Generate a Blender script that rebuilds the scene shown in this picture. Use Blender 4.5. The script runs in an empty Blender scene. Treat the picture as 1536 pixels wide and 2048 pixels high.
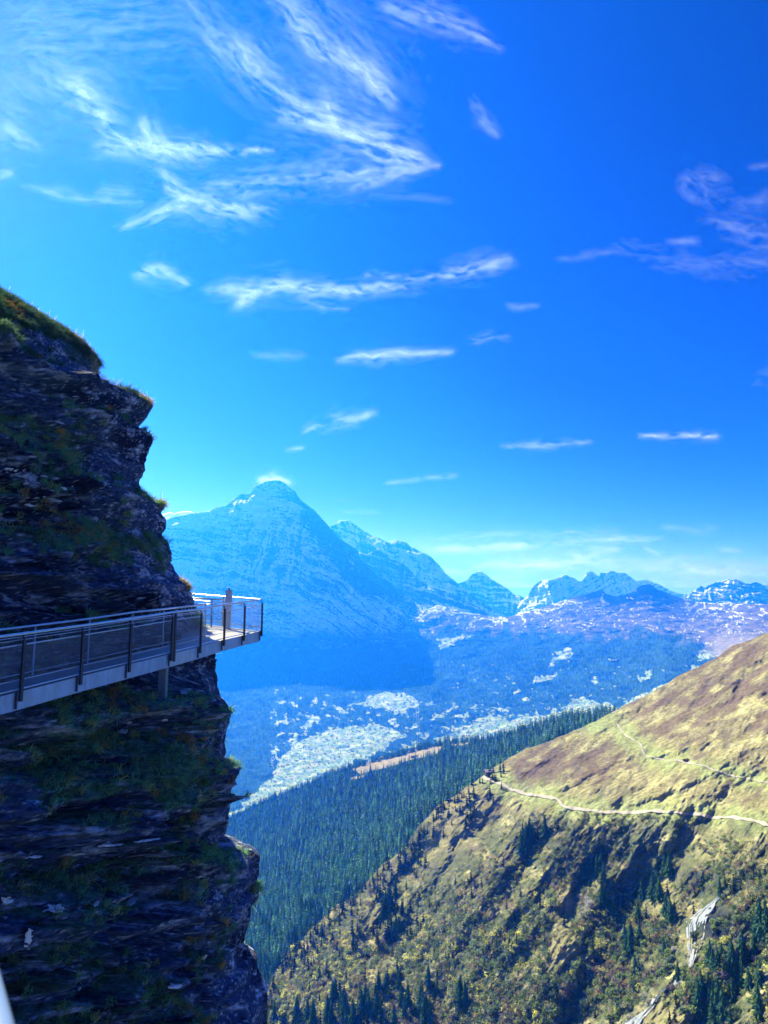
import bpy, math, random
import numpy as np
random.seed(7)
R = math.radians
sc = bpy.context.scene
C = sc.collection
# ------------------------------------------------------------------ camera, sky, sun, exposure
F, CX, CY, PITCH = 1422.0, 768.0, 1024.0, R(7.65)
SP, CP = math.sin(PITCH), math.cos(PITCH)
cam = bpy.data.objects.new('camera', bpy.data.cameras.new('camera')); C.objects.link(cam)
cd = cam.data
cd.sensor_fit = 'VERTICAL'; cd.sensor_height = 36; cd.lens = 25
cd.clip_start = 0.05; cd.clip_end = 300000
cam.rotation_euler = (math.pi/2+PITCH, 0, 0)
cd.dof.use_dof = True; cd.dof.focus_distance = 40; cd.dof.aperture_fstop = 4.5
sc.camera = cam
sc.view_settings.view_transform = 'Standard'; sc.view_settings.look = 'None'
sc.view_settings.exposure = 1.4
SUN_EL, SUN_AZ, SUN_STR = 37.5, -36, 5.0
sc.cycles.use_denoising = True
sc.cycles.volume_bounces = 3
sc.cycles.max_bounces = 7
sc.cycles.diffuse_bounces = 2
sc.cycles.transparent_max_bounces = 12

w = bpy.data.worlds.new('World'); sc.world = w; w.use_nodes = True
nt = w.node_tree; N, L = nt.nodes, nt.links
sky = N.new('ShaderNodeTexSky'); sky.sky_type = 'NISHITA'; sky.sun_disc = False
sky.sun_elevation = R(SUN_EL); sky.sun_rotation = R(SUN_AZ); sky.altitude = 2200
sky.air_density = 1; sky.dust_density = 1; sky.ozone_density = 1
sep = N.new('ShaderNodeSeparateColor'); comb = N.new('ShaderNodeCombineColor')
L.new(sky.outputs[0], sep.inputs[0])
# the photograph's deep blue grade: each channel of the physical sky through its own power curve
for i, (gain, pw, cap) in enumerate(((2.6, 3.6, .30), (.80, 2.5, .75), (3.6, 2.6, 1.8))):
    a = N.new('ShaderNodeMath'); a.operation = 'MULTIPLY'; a.inputs[1].default_value = 0.1
    b = N.new('ShaderNodeMath'); b.operation = 'POWER'; b.inputs[1].default_value = pw
    c = N.new('ShaderNodeMath'); c.operation = 'MULTIPLY'; c.inputs[1].default_value = gain
    d = N.new('ShaderNodeMath'); d.operation = 'MINIMUM'; d.inputs[1].default_value = cap
    L.new(sep.outputs[i], a.inputs[0]); L.new(a.outputs[0], b.inputs[0]); L.new(b.outputs[0], c.inputs[0])
    L.new(c.outputs[0], d.inputs[0]); L.new(d.outputs[0], comb.inputs[i])
m10 = N.new('ShaderNodeVectorMath'); m10.operation = 'SCALE'; m10.inputs['Scale'].default_value = 10/2.6
L.new(comb.outputs[0], m10.inputs[0]); L.new(m10.outputs[0], N['Background'].inputs[0])
N['Background'].inputs[1].default_value = 0.1

sl = bpy.data.lights.new('sun', 'SUN'); sl.energy = SUN_STR; sl.angle = R(.5); sl.color = (1, .95, .86)
so = bpy.data.objects.new('sun', sl); C.objects.link(so)
so.rotation_euler = (R(90-SUN_EL), 0, R(180-SUN_AZ))
SUNV = np.array([math.sin(R(SUN_AZ))*math.cos(R(SUN_EL)), math.cos(R(SUN_AZ))*math.cos(R(SUN_EL)), math.sin(R(SUN_EL))])

# ------------------------------------------------------------------ numpy helpers
def PT(px, py, Y):
    """world point seen at photo pixel (px,py) that stands Y metres ahead"""
    u = (np.asarray(px, float)-CX)/F; v = (CY-np.asarray(py, float))/F
    k = np.asarray(Y, float)/(CP - v*SP)
    return np.stack([u*k, (CP-v*SP)*k, (SP+v*CP)*k], -1)
def PIX(P):
    P = np.asarray(P, float)
    x, y, z = P[..., 0], P[..., 1], P[..., 2]
    f = y*CP+z*SP; up = -y*SP+z*CP
    return CX+F*x/f, CY-F*up/f
_rs = np.random.RandomState(3)
_perm = _rs.permutation(256); _perm = np.concatenate([_perm, _perm, _perm])
_g = _rs.normal(size=(256, 3)); _g /= np.linalg.norm(_g, axis=1)[:, None]
def noise(x, y, z=0.0):
    x, y, z = np.broadcast_arrays(np.asarray(x, float), np.asarray(y, float), np.asarray(z, float))
    xi, yi, zi = np.floor(x).astype(int), np.floor(y).astype(int), np.floor(z).astype(int)
    xf, yf, zf = x-xi, y-yi, z-zi
    u, v, t = xf*xf*(3-2*xf), yf*yf*(3-2*yf), zf*zf*(3-2*zf)
    out = 0
    for a in (0, 1):
        for b in (0, 1):
            for c in (0, 1):
                h = _perm[_perm[_perm[(xi+a) & 255]+((yi+b) & 255)]+((zi+c) & 255)]
                g = _g[h]
                d = g[..., 0]*(xf-a)+g[..., 1]*(yf-b)+g[..., 2]*(zf-c)
                out = out+d*(u if a else 1-u)*(v if b else 1-v)*(t if c else 1-t)
    return out*1.6
def fbm(x, y, z=0.0, o=5, g=.5, l=2.03):
    s, a, n = 0, 1, 0
    for i in range(o):
        s = s+a*noise(x*l**i+i*17.3, y*l**i-i*9.1, z*l**i+i*4.7); n += a; a *= g
    return s/n
def ridged(x, y, z=0.0, o=5, g=.5, l=2.03):
    s, a, n = 0, 1, 0
    for i in range(o):
        r = 1-np.abs(noise(x*l**i+i*13.3, y*l**i+i*7.9, z*l**i-i*3.1))*2; s = s+a*r; n += a; a *= g
    return s/n
def sst(a, b, x):
    t = np.clip((np.asarray(x, float)-a)/(b-a), 0, 1); return t*t*(3-2*t)
def lerp(a, b, t): return a+(b-a)*t
def mixc(c, col, m): return c+(np.asarray(col)-c)*m[..., None]
def poly(pts, x):
    p = np.array(pts, float); return np.interp(x, p[:, 0], p[:, 1])
def tps(ctrl):
    """thin plate spline through (px,py,depth) control points, on the log of depth"""
    c = np.array(ctrl, float); q = c[:, :2]/400; v = np.log(c[:, 2]); n = len(q)
    d = np.linalg.norm(q[:, None]-q[None], axis=2)
    K = np.where(d > 0, d*d*np.log(d+1e-12), 0)+np.eye(n)*1e-3
    P = np.hstack([np.ones((n, 1)), q]); A = np.zeros((n+3, n+3))
    A[:n, :n] = K; A[:n, n:] = P; A[n:, :n] = P.T
    s = np.linalg.solve(A, np.concatenate([v, np.zeros(3)]))
    def f(px, py):
        px, py = np.asarray(px, float)/400, np.asarray(py, float)/400
        o = s[n]+s[n+1]*px+s[n+2]*py
        for i in range(n):
            r2 = (px-q[i, 0])**2+(py-q[i, 1])**2+1e-12
            o = o+s[i]*.5*r2*np.log(r2)
        return np.exp(o)
    return f
def polydist(px, py, pts):
    """distance to a polyline, and the place along it (0..1)"""
    pts = np.array(pts, float); best = np.full(np.shape(px), 1e9); along = np.zeros(np.shape(px))
    seg = np.linalg.norm(pts[1:, :2]-pts[:-1, :2], axis=1); tot = seg.sum(); acc = 0
    for i in range(len(pts)-1):
        a, b = pts[i, :2], pts[i+1, :2]; d = b-a
        t = np.clip(((px-a[0])*d[0]+(py-a[1])*d[1])/(d@d), 0, 1)
        r = np.hypot(px-a[0]-t*d[0], py-a[1]-t*d[1])
        m = r < best; best = np.where(m, r, best); along = np.where(m, (acc+t*seg[i])/tot, along); acc += seg[i]
    return best, along
def inpoly(px, py, pts):
    px, py = np.asarray(px, float), np.asarray(py, float); ins = np.zeros(px.shape, bool); n = len(pts)
    for i in range(n):
        x0, y0 = pts[i]; x1, y1 = pts[(i+1) % n]
        if y0 == y1: continue
        c = ((y0 > py) != (y1 > py)) & (px < (x1-x0)*(py-y0)/(y1-y0)+x0)
        ins ^= c
    return ins

# ------------------------------------------------------------------ blender helpers
def tag(o, label=None, cat=None, group=None, kind=None):
    if label: o['label'] = label
    if cat: o['category'] = cat
    if group: o['group'] = group
    if kind: o['kind'] = kind
    return o
def mesh_np(name, V, Fq, col=None, smooth=True, tri=False, mat=None):
    V = np.ascontiguousarray(V, np.float32).reshape(-1, 3); Fq = np.ascontiguousarray(Fq, np.int32); k = Fq.shape[1]
    me = bpy.data.meshes.new(name)
    me.vertices.add(len(V)); me.vertices.foreach_set('co', V.ravel())
    me.loops.add(Fq.size); me.loops.foreach_set('vertex_index', Fq.ravel())
    me.polygons.add(len(Fq)); me.polygons.foreach_set('loop_start', np.arange(0, Fq.size, k, dtype=np.int32))
    me.polygons.foreach_set('loop_total', np.full(len(Fq), k, np.int32))
    me.polygons.foreach_set('use_smooth', np.full(len(Fq), smooth, bool))
    if col is not None:
        col = np.asarray(col, np.float32).reshape(-1, col.shape[-1])
        at = me.attributes.new('Col', 'FLOAT_COLOR', 'POINT')
        c4 = np.ones((len(V), 4), np.float32); c4[:, :3] = col[:, :3]
        at.data.foreach_set('color', c4.ravel())
    me.update()
    if mat: me.materials.append(mat)
    return me
def link(name, me, parent=None):
    o = bpy.data.objects.new(name, me); C.objects.link(o)
    if parent: o.parent = parent
    return o
def grid_faces(nr, nc):
    i = np.arange(nr*nc).reshape(nr, nc)
    return np.stack([i[:-1, :-1], i[1:, :-1], i[1:, 1:], i[:-1, 1:]], -1).reshape(-1, 4)
def grid_normals(P):
    du = np.gradient(P, axis=1); dv = np.gradient(P, axis=0)
    n = np.cross(dv, du); n /= np.linalg.norm(n, axis=-1, keepdims=True)+1e-9
    return n
def empty(name, loc=(0, 0, 0)):
    o = bpy.data.objects.new(name, None); o.location = loc; C.objects.link(o); return o
class MB:
    """collects boxes, bars and tubes into ONE mesh"""
    def __init__(s): s.v = []; s.f = []
    def add(s, vs, fs):
        b = len(s.v); s.v += [tuple(map(float, q)) for q in vs]; s.f += [tuple(b+i for i in f) for f in fs]
    def bar(s, a, b, wd, ht, up=(0, 0, 1)):
        a, b, up = np.array(a, float), np.array(b, float), np.array(up, float)
        d = b-a; d /= np.linalg.norm(d); x = np.cross(d, up); x /= np.linalg.norm(x); y = np.cross(x, d)
        vs = [p+sx*x*wd/2+sy*y*ht/2 for p in (a, b) for sx, sy in ((-1, -1), (1, -1), (1, 1), (-1, 1))]
        s.add(vs, [(3, 2, 1, 0), (4, 5, 6, 7), (0, 1, 5, 4), (1, 2, 6, 5), (2, 3, 7, 6), (3, 0, 4, 7)])
    def tube(s, pts, r, n=8, caps=True):
        pts = [np.array(p, float) for p in pts]; rings = []
        rr = r if hasattr(r, '__len__') else [r]*len(pts)
        for i, p in enumerate(pts):
            d = pts[min(i+1, len(pts)-1)]-pts[max(i-1, 0)]; d /= np.linalg.norm(d)
            ref = np.array([0, 0, 1.]) if abs(d[2]) < .9 else np.array([1., 0, 0])
            x = np.cross(d, ref); x /= np.linalg.norm(x); y = np.cross(x, d)
            rings.append([p+rr[i]*(math.cos(t)*x+math.sin(t)*y) for t in np.arange(n)*2*math.pi/n])
        vs = [v for r_ in rings for v in r_]
        fs = [(i*n+j, (i+1)*n+j, (i+1)*n+(j+1) % n, i*n+(j+1) % n) for i in range(len(pts)-1) for j in range(n)]
        if caps: fs += [tuple(range(n)), tuple(reversed(range((len(pts)-1)*n, len(pts)*n)))]
        s.add(vs, fs)
    def build(s, name, mat, parent=None, smooth=False, loc=None):
        me = bpy.data.meshes.new(name)
        v = np.array(s.v)
        if loc is not None: v = v-np.array(loc)
        me.from_pydata(v.tolist(), [], s.f); me.materials.append(mat)
        if smooth: me.polygons.foreach_set('use_smooth', [True]*len(me.polygons))
        me.update(); o = link(name, me, parent)
        if loc is not None and parent is None: o.location = loc
        return o
def material(name, col=None, rough=.9, metal=0, var=(.75, 1.25), nscale=1.0, stretch=(1, 1, 1), bump=0, bdist=.1, detail=6, spec=.2, trans=0):
    """base colour = attribute Col (or one colour) broken up by noise"""
    m = bpy.data.materials.new(name); m.use_nodes = True
    n, l = m.node_tree.nodes, m.node_tree.links; b = n['Principled BSDF']
    b.inputs['Roughness'].default_value = rough; b.inputs['Metallic'].default_value = metal
    b.inputs['Specular IOR Level'].default_value = spec
    tc = n.new('ShaderNodeTexCoord'); mp = n.new('ShaderNodeMapping'); mp.inputs['Scale'].default_value = [nscale*q for q in stretch]
    nz = n.new('ShaderNodeTexNoise'); nz.inputs['Scale'].default_value = 1; nz.inputs['Detail'].default_value = detail; nz.inputs['Roughness'].default_value = .65
    l.new(tc.outputs['Object'], mp.inputs[0]); l.new(mp.outputs[0], nz.inputs['Vector'])
    mr = n.new('ShaderNodeMapRange'); mr.inputs['From Min'].default_value = .3; mr.inputs['From Max'].default_value = .7
    mr.inputs['To Min'].default_value = var[0]; mr.inputs['To Max'].default_value = var[1]
    l.new(nz.outputs['Fac'], mr.inputs['Value'])
    vm = n.new('ShaderNodeVectorMath'); vm.operation = 'SCALE'; l.new(mr.outputs[0], vm.inputs['Scale'])
    if col is None:
        at = n.new('ShaderNodeAttribute'); at.attribute_name = 'Col'; l.new(at.outputs['Color'], vm.inputs[0])
    else: vm.inputs[0].default_value = col
    l.new(vm.outputs[0], b.inputs['Base Color'])
    if bump:
        bp = n.new('ShaderNodeBump'); bp.inputs['Strength'].default_value = bump; bp.inputs['Distance'].default_value = bdist
        l.new(nz.outputs['Fac'], bp.inputs['Height']); l.new(bp.outputs[0], b.inputs['Normal'])
    if trans:
        t = n.new('ShaderNodeBsdfTranslucent'); l.new(vm.outputs[0], t.inputs[0]); mx = n.new('ShaderNodeMixShader')
        mx.inputs[0].default_value = trans; l.new(b.outputs[0], mx.inputs[1]); l.new(t.outputs[0], mx.inputs[2])
        l.new(mx.outputs[0], n['Material Output'].inputs['Surface'])
    return m
M = {}
M['far'] = material('mountain rock and snow', spec=0, nscale=.012, var=(.8, 1.2), bump=.5, bdist=25)
M['valley'] = material('valley woods and meadows', spec=0, nscale=.02, var=(.7, 1.3), bump=.6, bdist=10)
M['hill'] = material('alpine turf', spec=0, nscale=.22, var=(.62, 1.38), bump=.9, bdist=1.6)
M['wood_floor'] = material('forest floor', spec=0, nscale=.1, var=(.7, 1.3))
M['cliff'] = material('slate', nscale=4.5, stretch=(1, 1, 2.2), var=(.2, 2.0), bump=1.0, bdist=.14, detail=8, rough=.9, spec=.05)
M['needles'] = material('spruce needles', spec=0, nscale=.4, var=(.6, 1.5), trans=.42)
M['leaves'] = material('leaves', spec=0, nscale=.5, var=(.65, 1.5), trans=.4)
M['bark'] = material('bark', (.08, .06, .045), nscale=3)
M['grassblade'] = material('grass blades', spec=0, nscale=.8, var=(.6, 1.4), trans=.4)
M['snow'] = material('snow', (.88, .9, .93), nscale=4, var=(.85, 1.1), rough=.6, bump=.4, bdist=.03)
M['steel'] = material('galvanised steel', (.36, .50, .64), nscale=5, var=(.75, 1.2), rough=.45, metal=.35, stretch=(1, 1, .3), spec=.5)
M['post'] = material('dark steel post', (.035, .045, .07), nscale=5, var=(.8, 1.2), rough=.5, metal=.3, spec=.5)
M['rail'] = material('brushed steel tube', (.72, .73, .74), nscale=12, var=(.92, 1.08), rough=.3, metal=.75, spec=.5)
M['wire'] = material('wire', (.50, .56, .64), nscale=5, rough=.5, metal=.2)
M['grate'] = material('steel deck grating', (.33, .35, .37), nscale=20, var=(.8, 1.2), rough=.5, metal=.3)
M['path'] = material('gravel path', (.36, .34, .29), nscale=1, var=(.8, 1.15))
M['water'] = material('white water', (.25, .29, .34), nscale=1.6, var=(.35, 1.5), stretch=(1, 1, .1), rough=.5, bump=.6, bdist=.5)
M['roof'] = material('grey shingle roof', (.42, .4, .38), nscale=2)
M['timber'] = material('old timber', (.09, .06, .04), nscale=2)
M['rock'] = material('wet rock', (.2, .19, .18), nscale=.6, var=(.5, 1.4), bump=.8, bdist=.5)

# ------------------------------------------------------------------ far mountains
def sheet(name, label, crest, bottom, x0, x1, nc, nr, depth, shape, colour, mat, gam=1.0, clampbot=None, zdisp=None):
    """a mountain side: columns across the view, rows from its crest line down; real depth from the control points"""
    px = np.linspace(x0, x1, nc); v = np.linspace(0, 1, nr)**gam
    top = poly(crest, px); bot = poly(bottom, px)
    PX = np.broadcast_to(px, (nr, nc)); PY = top[None]+(bot-top)[None]*v[:, None]
    Y = depth(PX, PY); P = PT(PX, PY, Y)
    P = shape(P, PX, PY, PY-top[None])
    # a back side, so that the crest is a ridge and not a paper edge
    back = []
    for k in (1, 2, 3):
        b = P[0].copy(); b[:, 1] *= 1+.03*k; b[:, 0] *= 1+.03*k; b[:, 2] -= (.035*k)*P[0][:, 1]; back.append(b)
    n = grid_normals(P)
    col = colour(P, n, PX, PY, PY-top[None])
    PB = np.concatenate([np.array(back[::-1]), P]); cb = np.concatenate([np.repeat(col[:1], 3, 0), col])
    o = link(name, mesh_np(name, PB, grid_faces(nr+3, nc), cb, mat=mat)); tag(o, label, kind='structure')
    return o, P
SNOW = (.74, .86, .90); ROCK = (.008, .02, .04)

def snowy(rockiness, strata=(0.0, 1.0), sc_=1.0, brown=0):
    def f(P, n, PX, PY, D):
        x, y, z = P[..., 0], P[..., 1], P[..., 2]
        k = .0028*sc_
        warp = fbm(x*.0009, z*.0012, 3, o=3)*120
        zz = z+strata[0]*x+warp
        a = fbm(x*k, zz*k*2.6*strata[1], y*k, o=6, g=.62)
        b = fbm(x*k*4.5, z*k*1.2, y*k*2, o=4, g=.6)
        rib_ = ridged(x*k*3.2+zz*k*.6, z*k*.9, y*k, o=5, g=.62)-.5
        band = ridged(x*k*.9+warp*.004, zz*k*6.5*strata[1], 3, o=4, g=.6)-.5
        up_ = sst(90, 40, D)
        s = a*.40+b*.30+rib_*lerp(.45, .75, up_)+band*lerp(.75, .25, up_)+(n[..., 2]-.42)*.9-rockiness(PX, PY, D)
        m = sst(-.10, .16, s)
        c = np.zeros(P.shape)+np.array(ROCK)
        if brown: c = mixc(c, (.15, .115, .08), sst(-.1, .3, b)*brown)
        return mixc(c, SNOW, m)
    return f
def relief(amp, k, crestfade=18, vert=.5, rib=1.0, up=0):
    def f(P, PX, PY, D):
        x, y, z = P[..., 0], P[..., 1], P[..., 2]
        fd = sst(0, crestfade, D)*.93+.07
        r = ridged(x*k*rib, z*k*.45, y*k*.6, o=6, g=.55)-.45
        s = fbm(x*k*3, z*k*9, y*k*3, o=3)
        d = (r*amp+s*amp*.3)*fd
        Q = P*(1-d/np.linalg.norm(P, axis=-1))[..., None]
        Q[..., 2] += noise(x*k*6, y*k*6, 7)*amp*vert*.12+noise(x*k*14, z*k*14, 3)*amp*vert*.08
        return Q
    return f
eiger_crest = [(-60,1105),(60,1090),(160,1072),(250,1062),(300,1050),(328,1040),(353,1034),(382,1026),(403,1025),(420,1022),(430,1017),(453,1011),(466,999),(480,989),(490,989),(497,988),(503,984),(508,975),(520,967),(530,963),(545,960.4),(562,962.5),(570,968),(578,974),(591,984),(598,995),(607,1005),(628,1020),(645,1038),(662,1059),(682,1078),(700,1091),(716,1101),(720,1117),(737,1134),(753,1151),(778,1163),(791,1176),(808,1190),(824,1203),(862,1222),(900,1240),(960,1262)]
eiger_d = tps([(-60,1105,8900),(-60,1290,8000),(250,1062,9300),(382,1026,9600),(545,960,9900),(662,1059,9900),(720,1117,9950),(790,1176,10000),(862,1222,10000),(960,1262,9700),
  (300,1290,8500),(420,1290,8450),(545,1290,8600),(700,1290,8800),(820,1270,9200),(420,1150,9000),(545,1120,9250),(620,1120,9550),(660,1160,9450),(760,1220,9350),(860,1250,9500),(480,1220,8750),(620,1220,9000)])
def eiger_rock(PX, PY, D):
    r = -.02+.42*sst(530, 600, PX+(PY-960)*-.25)*(1-sst(1120, 1190, PY))+.10*sst(1150, 1250, PY)
    r = r+.16*np.exp(-((PX-(590+(PY-1100)*.9))/45)**2)*sst(1040, 1090, PY)
    r = r-.30*np.exp(-((PX-528)/22)**2-((PY-1000)/30)**2)-.12*sst(1230,1265,PY)*sst(560,440,PX)
    return r+.45*sst(1255, 1285, PY)
def streaky(base, angle, k=1.0, vert=.3, alpine=None):
    def f(P, n, PX, PY, D):
        wx = PX+fbm(PX*.03, PY*.03, 3, o=4)*14; wy = PY+fbm(PX*.03, PY*.03, 33, o=4)*10
        t = wy-wx*angle; u = wx+wy*angle
        s = base+fbm(u*.012*k, t*.13*k, 3, o=5, g=.6)*1.0+fbm(wx*.10*k, wy*.03*k, 8, o=4, g=.6)*vert*1.6+fbm(PX*.25, PY*.3, 2, o=4, g=.7)*.4
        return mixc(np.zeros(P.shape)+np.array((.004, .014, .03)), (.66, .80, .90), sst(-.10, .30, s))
    return f
def eiger_col(P, n, PX, PY, D):
    wx = PX+fbm(PX*.02, PY*.02, 3, o=4)*22; wy = PY+fbm(PX*.02, PY*.02, 33, o=4)*16
    slope = lerp(.16, .55, sst(520, 800, PX)); t = wy-(wx-550)*slope
    strata = fbm(t*.085, wx*.009, 3, o=5, g=.62)
    strata2 = fbm(t*.26, wx*.035, 9, o=4, g=.6)
    coul = fbm(wx*.085+wy*.02, wy*.014, 5, o=5, g=.65)
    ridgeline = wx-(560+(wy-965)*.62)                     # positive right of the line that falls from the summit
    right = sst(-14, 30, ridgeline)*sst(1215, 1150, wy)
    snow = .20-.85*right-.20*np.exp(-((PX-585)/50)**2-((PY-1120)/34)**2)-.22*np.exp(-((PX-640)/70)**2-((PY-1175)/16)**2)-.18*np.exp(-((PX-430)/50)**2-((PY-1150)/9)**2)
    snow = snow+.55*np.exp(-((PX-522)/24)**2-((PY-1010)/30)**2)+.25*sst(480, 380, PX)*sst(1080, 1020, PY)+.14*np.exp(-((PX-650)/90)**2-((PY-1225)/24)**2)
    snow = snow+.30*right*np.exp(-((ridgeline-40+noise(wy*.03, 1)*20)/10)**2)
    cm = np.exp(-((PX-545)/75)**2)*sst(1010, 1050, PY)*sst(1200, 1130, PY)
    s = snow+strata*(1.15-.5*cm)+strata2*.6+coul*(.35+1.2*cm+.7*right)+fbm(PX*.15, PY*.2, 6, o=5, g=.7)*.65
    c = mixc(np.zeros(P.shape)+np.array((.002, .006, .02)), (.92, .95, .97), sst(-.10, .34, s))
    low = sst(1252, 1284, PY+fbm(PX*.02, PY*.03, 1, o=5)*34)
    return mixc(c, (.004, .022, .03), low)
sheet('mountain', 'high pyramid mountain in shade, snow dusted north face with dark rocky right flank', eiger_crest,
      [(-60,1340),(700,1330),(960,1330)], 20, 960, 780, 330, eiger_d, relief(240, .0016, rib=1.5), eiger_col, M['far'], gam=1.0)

jung_crest = [(600,1120),(640,1075),(657,1055),(663,1052),(670,1049),(676,1044),(682,1039),(690,1041),(697,1040),(705,1046),(712,1051),(728,1063),(740,1068),(753,1074),(765,1080),(774,1084),(784,1082),(790,1080),(795,1079),(803,1083),(812,1086),(828,1097),(845,1104),(862,1113),(878,1130),(891,1147),(907,1159),(920,1172),(945,1190),(1000,1225)]
jung_d = tps([(600,1120,13500),(690,1040,13500),(795,1079,13200),(890,1147,12800),(1000,1225,12500),(640,1240,12300),(800,1240,12000),(950,1250,12000),(740,1100,12950),(850,1150,12550),(700,1150,12750)])
sheet('mountain', 'two sharp snow peaks with sunlit shoulders right behind the big shaded mountain', jung_crest, [(600,1260),(1000,1262)], 600, 1000, 330, 170, jung_d,
      relief(230, .0011, crestfade=10), streaky(.16, .35, vert=.6), M['far'])
but_crest = [(690,1140),(712,1112),(720,1105),(735,1108),(748,1103),(757,1098),(768,1106),(778,1117),(797,1124),(816,1134),(825,1146),(832,1155),(848,1166),(862,1173),(895,1184),(930,1200),(975,1222)]
but_d = tps([(690,1140,11300),(757,1098,11400),(860,1172,11000),(975,1222,10800),(700,1250,10300),(850,1250,10300),(975,1262,10400)])
sheet('mountain', 'rocky buttress below the twin snow peaks, white snow cap on its tip', but_crest, [(690,1262),(975,1264)], 690, 975, 240, 130, but_d,
      relief(170, .0014, crestfade=8), streaky(-.02, .3), M['far'])
b3_crest = [(880,1175),(900,1165),(917,1167),(926,1163),(935,1160),(942,1150),(950,1145),(956,1143),(962,1142.6),(970,1148),(976,1152),(984,1160),(991,1163),(1008,1173),(1024,1185),(1030,1190),(1037,1189),(1049,1197),(1075,1215)]
b3_d = tps([(880,1175,15500),(962,1143,15500),(1075,1215,15000),(880,1240,14900),(1075,1245,14600)])
sheet('mountain', 'small pointed snow peak with dark rock bands in the gap of the far ridge', b3_crest, [(880,1245),(1075,1250)], 880, 1075, 200, 100, b3_d,
      relief(150, .0013, crestfade=6), streaky(.04, .1, k=1.5), M['far'])
b4_crest = [(1035,1212),(1049,1195),(1055,1193),(1060,1183),(1066,1174),(1074,1165),(1082,1160),(1095,1160),(1111,1158),(1121,1153),(1132,1149),(1140,1154),(1148,1156),(1158,1163),(1165,1162),(1169,1150),(1176,1144),(1183,1142),(1190,1148),(1196,1152),(1202,1145),(1212,1146),(1220,1142),(1227,1142),(1238,1147),(1248,1145),(1260,1153),(1273,1162),(1285,1160),(1297,1160),(1308,1166),(1318,1168),(1339,1181),(1355,1186),(1372,1189),(1390,1200)]
b4_d = tps([(1035,1212,14500),(1132,1149,14500),(1227,1142,15000),(1390,1200,15500),(1035,1245,14000),(1227,1245,14450),(1390,1245,14900)])
sheet('mountain', 'jagged blue snow ridge with several summits on the right horizon', b4_crest, [(1035,1250),(1390,1250)], 1035, 1390, 340, 100, b4_d,
      relief(200, .0016, crestfade=6, rib=1.5), streaky(.24, -.55, k=1.2), M['far'])
b5_crest = [(1355,1212),(1372,1194),(1385,1183),(1397,1176),(1402,1172),(1410,1175),(1418,1170),(1426,1168),(1440,1162),(1448,1161),(1455,1158),(1462,1160),(1470,1159),(1480,1162),(1492,1167),(1500,1168),(1508,1164),(1517,1166),(1526,1170),(1536,1170),(1560,1176),(1640,1190)]
b5_d = tps([(1355,1212,13500),(1455,1158,14000),(1640,1190,14000),(1355,1245,12900),(1640,1245,13300)])
sheet('mountain', 'broad rocky snow peak with white snowfields at the far right of the horizon', b5_crest, [(1355,1250),(1640,1250)], 1355, 1620, 260, 100, b5_d,
      relief(220, .0015, crestfade=6), streaky(.0, .12, k=1.6), M['far'])
left_crest = [(100,1062),(250,1052),(300,1040),(330,1027),(340,1024),(350,1027),(357,1024),(368,1023),(380,1022),(392,1027),(420,1040)]
left_d = tps([(250,1052,13500),(340,1024,13500),(420,1040,13500),(250,1090,12600),(420,1090,12600)])
sheet('mountain', 'tiny sunlit white snow dome peeping out over the left ridge by the cliff', left_crest, [(100,1092),(420,1090)], 140, 420, 120, 40, left_d, relief(60, .002, crestfade=4), snowy(lambda X, Y, D: -.5), M['far'])

# ------------------------------------------------------------------ valley and the wooded slopes across it
val_crest = [(-60,1290),(200,1282),(440,1278),(560,1276),(700,1274),(800,1262),(850,1222),(875,1210),(900,1216),(940,1226),(985,1234),(1024,1232),(1066,1220),(1107,1208),(1148,1193),(1170,1189),(1190,1183),(1204,1179),(1211,1187),(1231,1193),(1250,1189),(1264,1185),(1281,1171),(1297,1168),(1306,1172),(1314,1179),(1339,1187),(1364,1197),(1397,1205),(1450,1207),(1536,1208),(1720,1212)]
val_d = tps([(200,1285,8500),(440,1280,8650),(600,1280,8800),(760,1270,9100),(850,1222,9600),(985,1234,9900),(1100,1210,10200),(1204,1179,10300),(1297,1168,10300),(1400,1205,10300),(1720,1212,10300),
  (250,1610,4050),(450,1610,4150),(600,1500,5250),(740,1400,6900),(600,1330,8100),(450,1350,7900),(450,1450,6200),(900,1480,5750),(1000,1440,6250),(1000,1330,7700),(1000,1265,9300),(1200,1400,6350),(1200,1300,7900),(1230,1240,9200),(1400,1330,6400),(1400,1250,8600),(1536,1260,7400),(1536,1330,5600),(1350,1380,5700),(1720,1330,5400),(1720,1260,7300),(1720,1500,4300),(1536,1500,4400),(1200,1500,4800),(900,1560,4700),(700,1640,3950),(200,1700,3650),(-60,1700,3600),(-60,1290,8100),(50,1480,5700),(1000,1700,3600),(1536,1700,3500),(750,1480,5550),(850,1330,7900),(870,1290,8700)])
def val_shape(P, PX, PY, D):
    x, y, z = P[..., 0], P[..., 1], P[..., 2]
    fd = sst(0, 25, D)*.9+.1
    up = sst(-750, -450, z)
    d = ((ridged(x*.0011, y*.0009, 2, o=6)-.4)*lerp(60, 170, up)+fbm(x*.004, y*.004, 5, o=4)*lerp(40, 90, up))*fd
    # the dark rocky tops stand proud
    d = d+160*np.exp(-((PX-1290)/45)**2-((D)/30)**2)*sst(0, 10, D)+90*np.exp(-((PX-1205)/40)**2-((D)/22)**2)*sst(0, 10, D)
    Q = P*(1-d/np.linalg.norm(P, axis=-1))[..., None]
    Q[..., 2] += noise(x*.012, y*.012, 7)*9*fd+noise(x*.03, y*.03, 3)*6
    return Q
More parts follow.
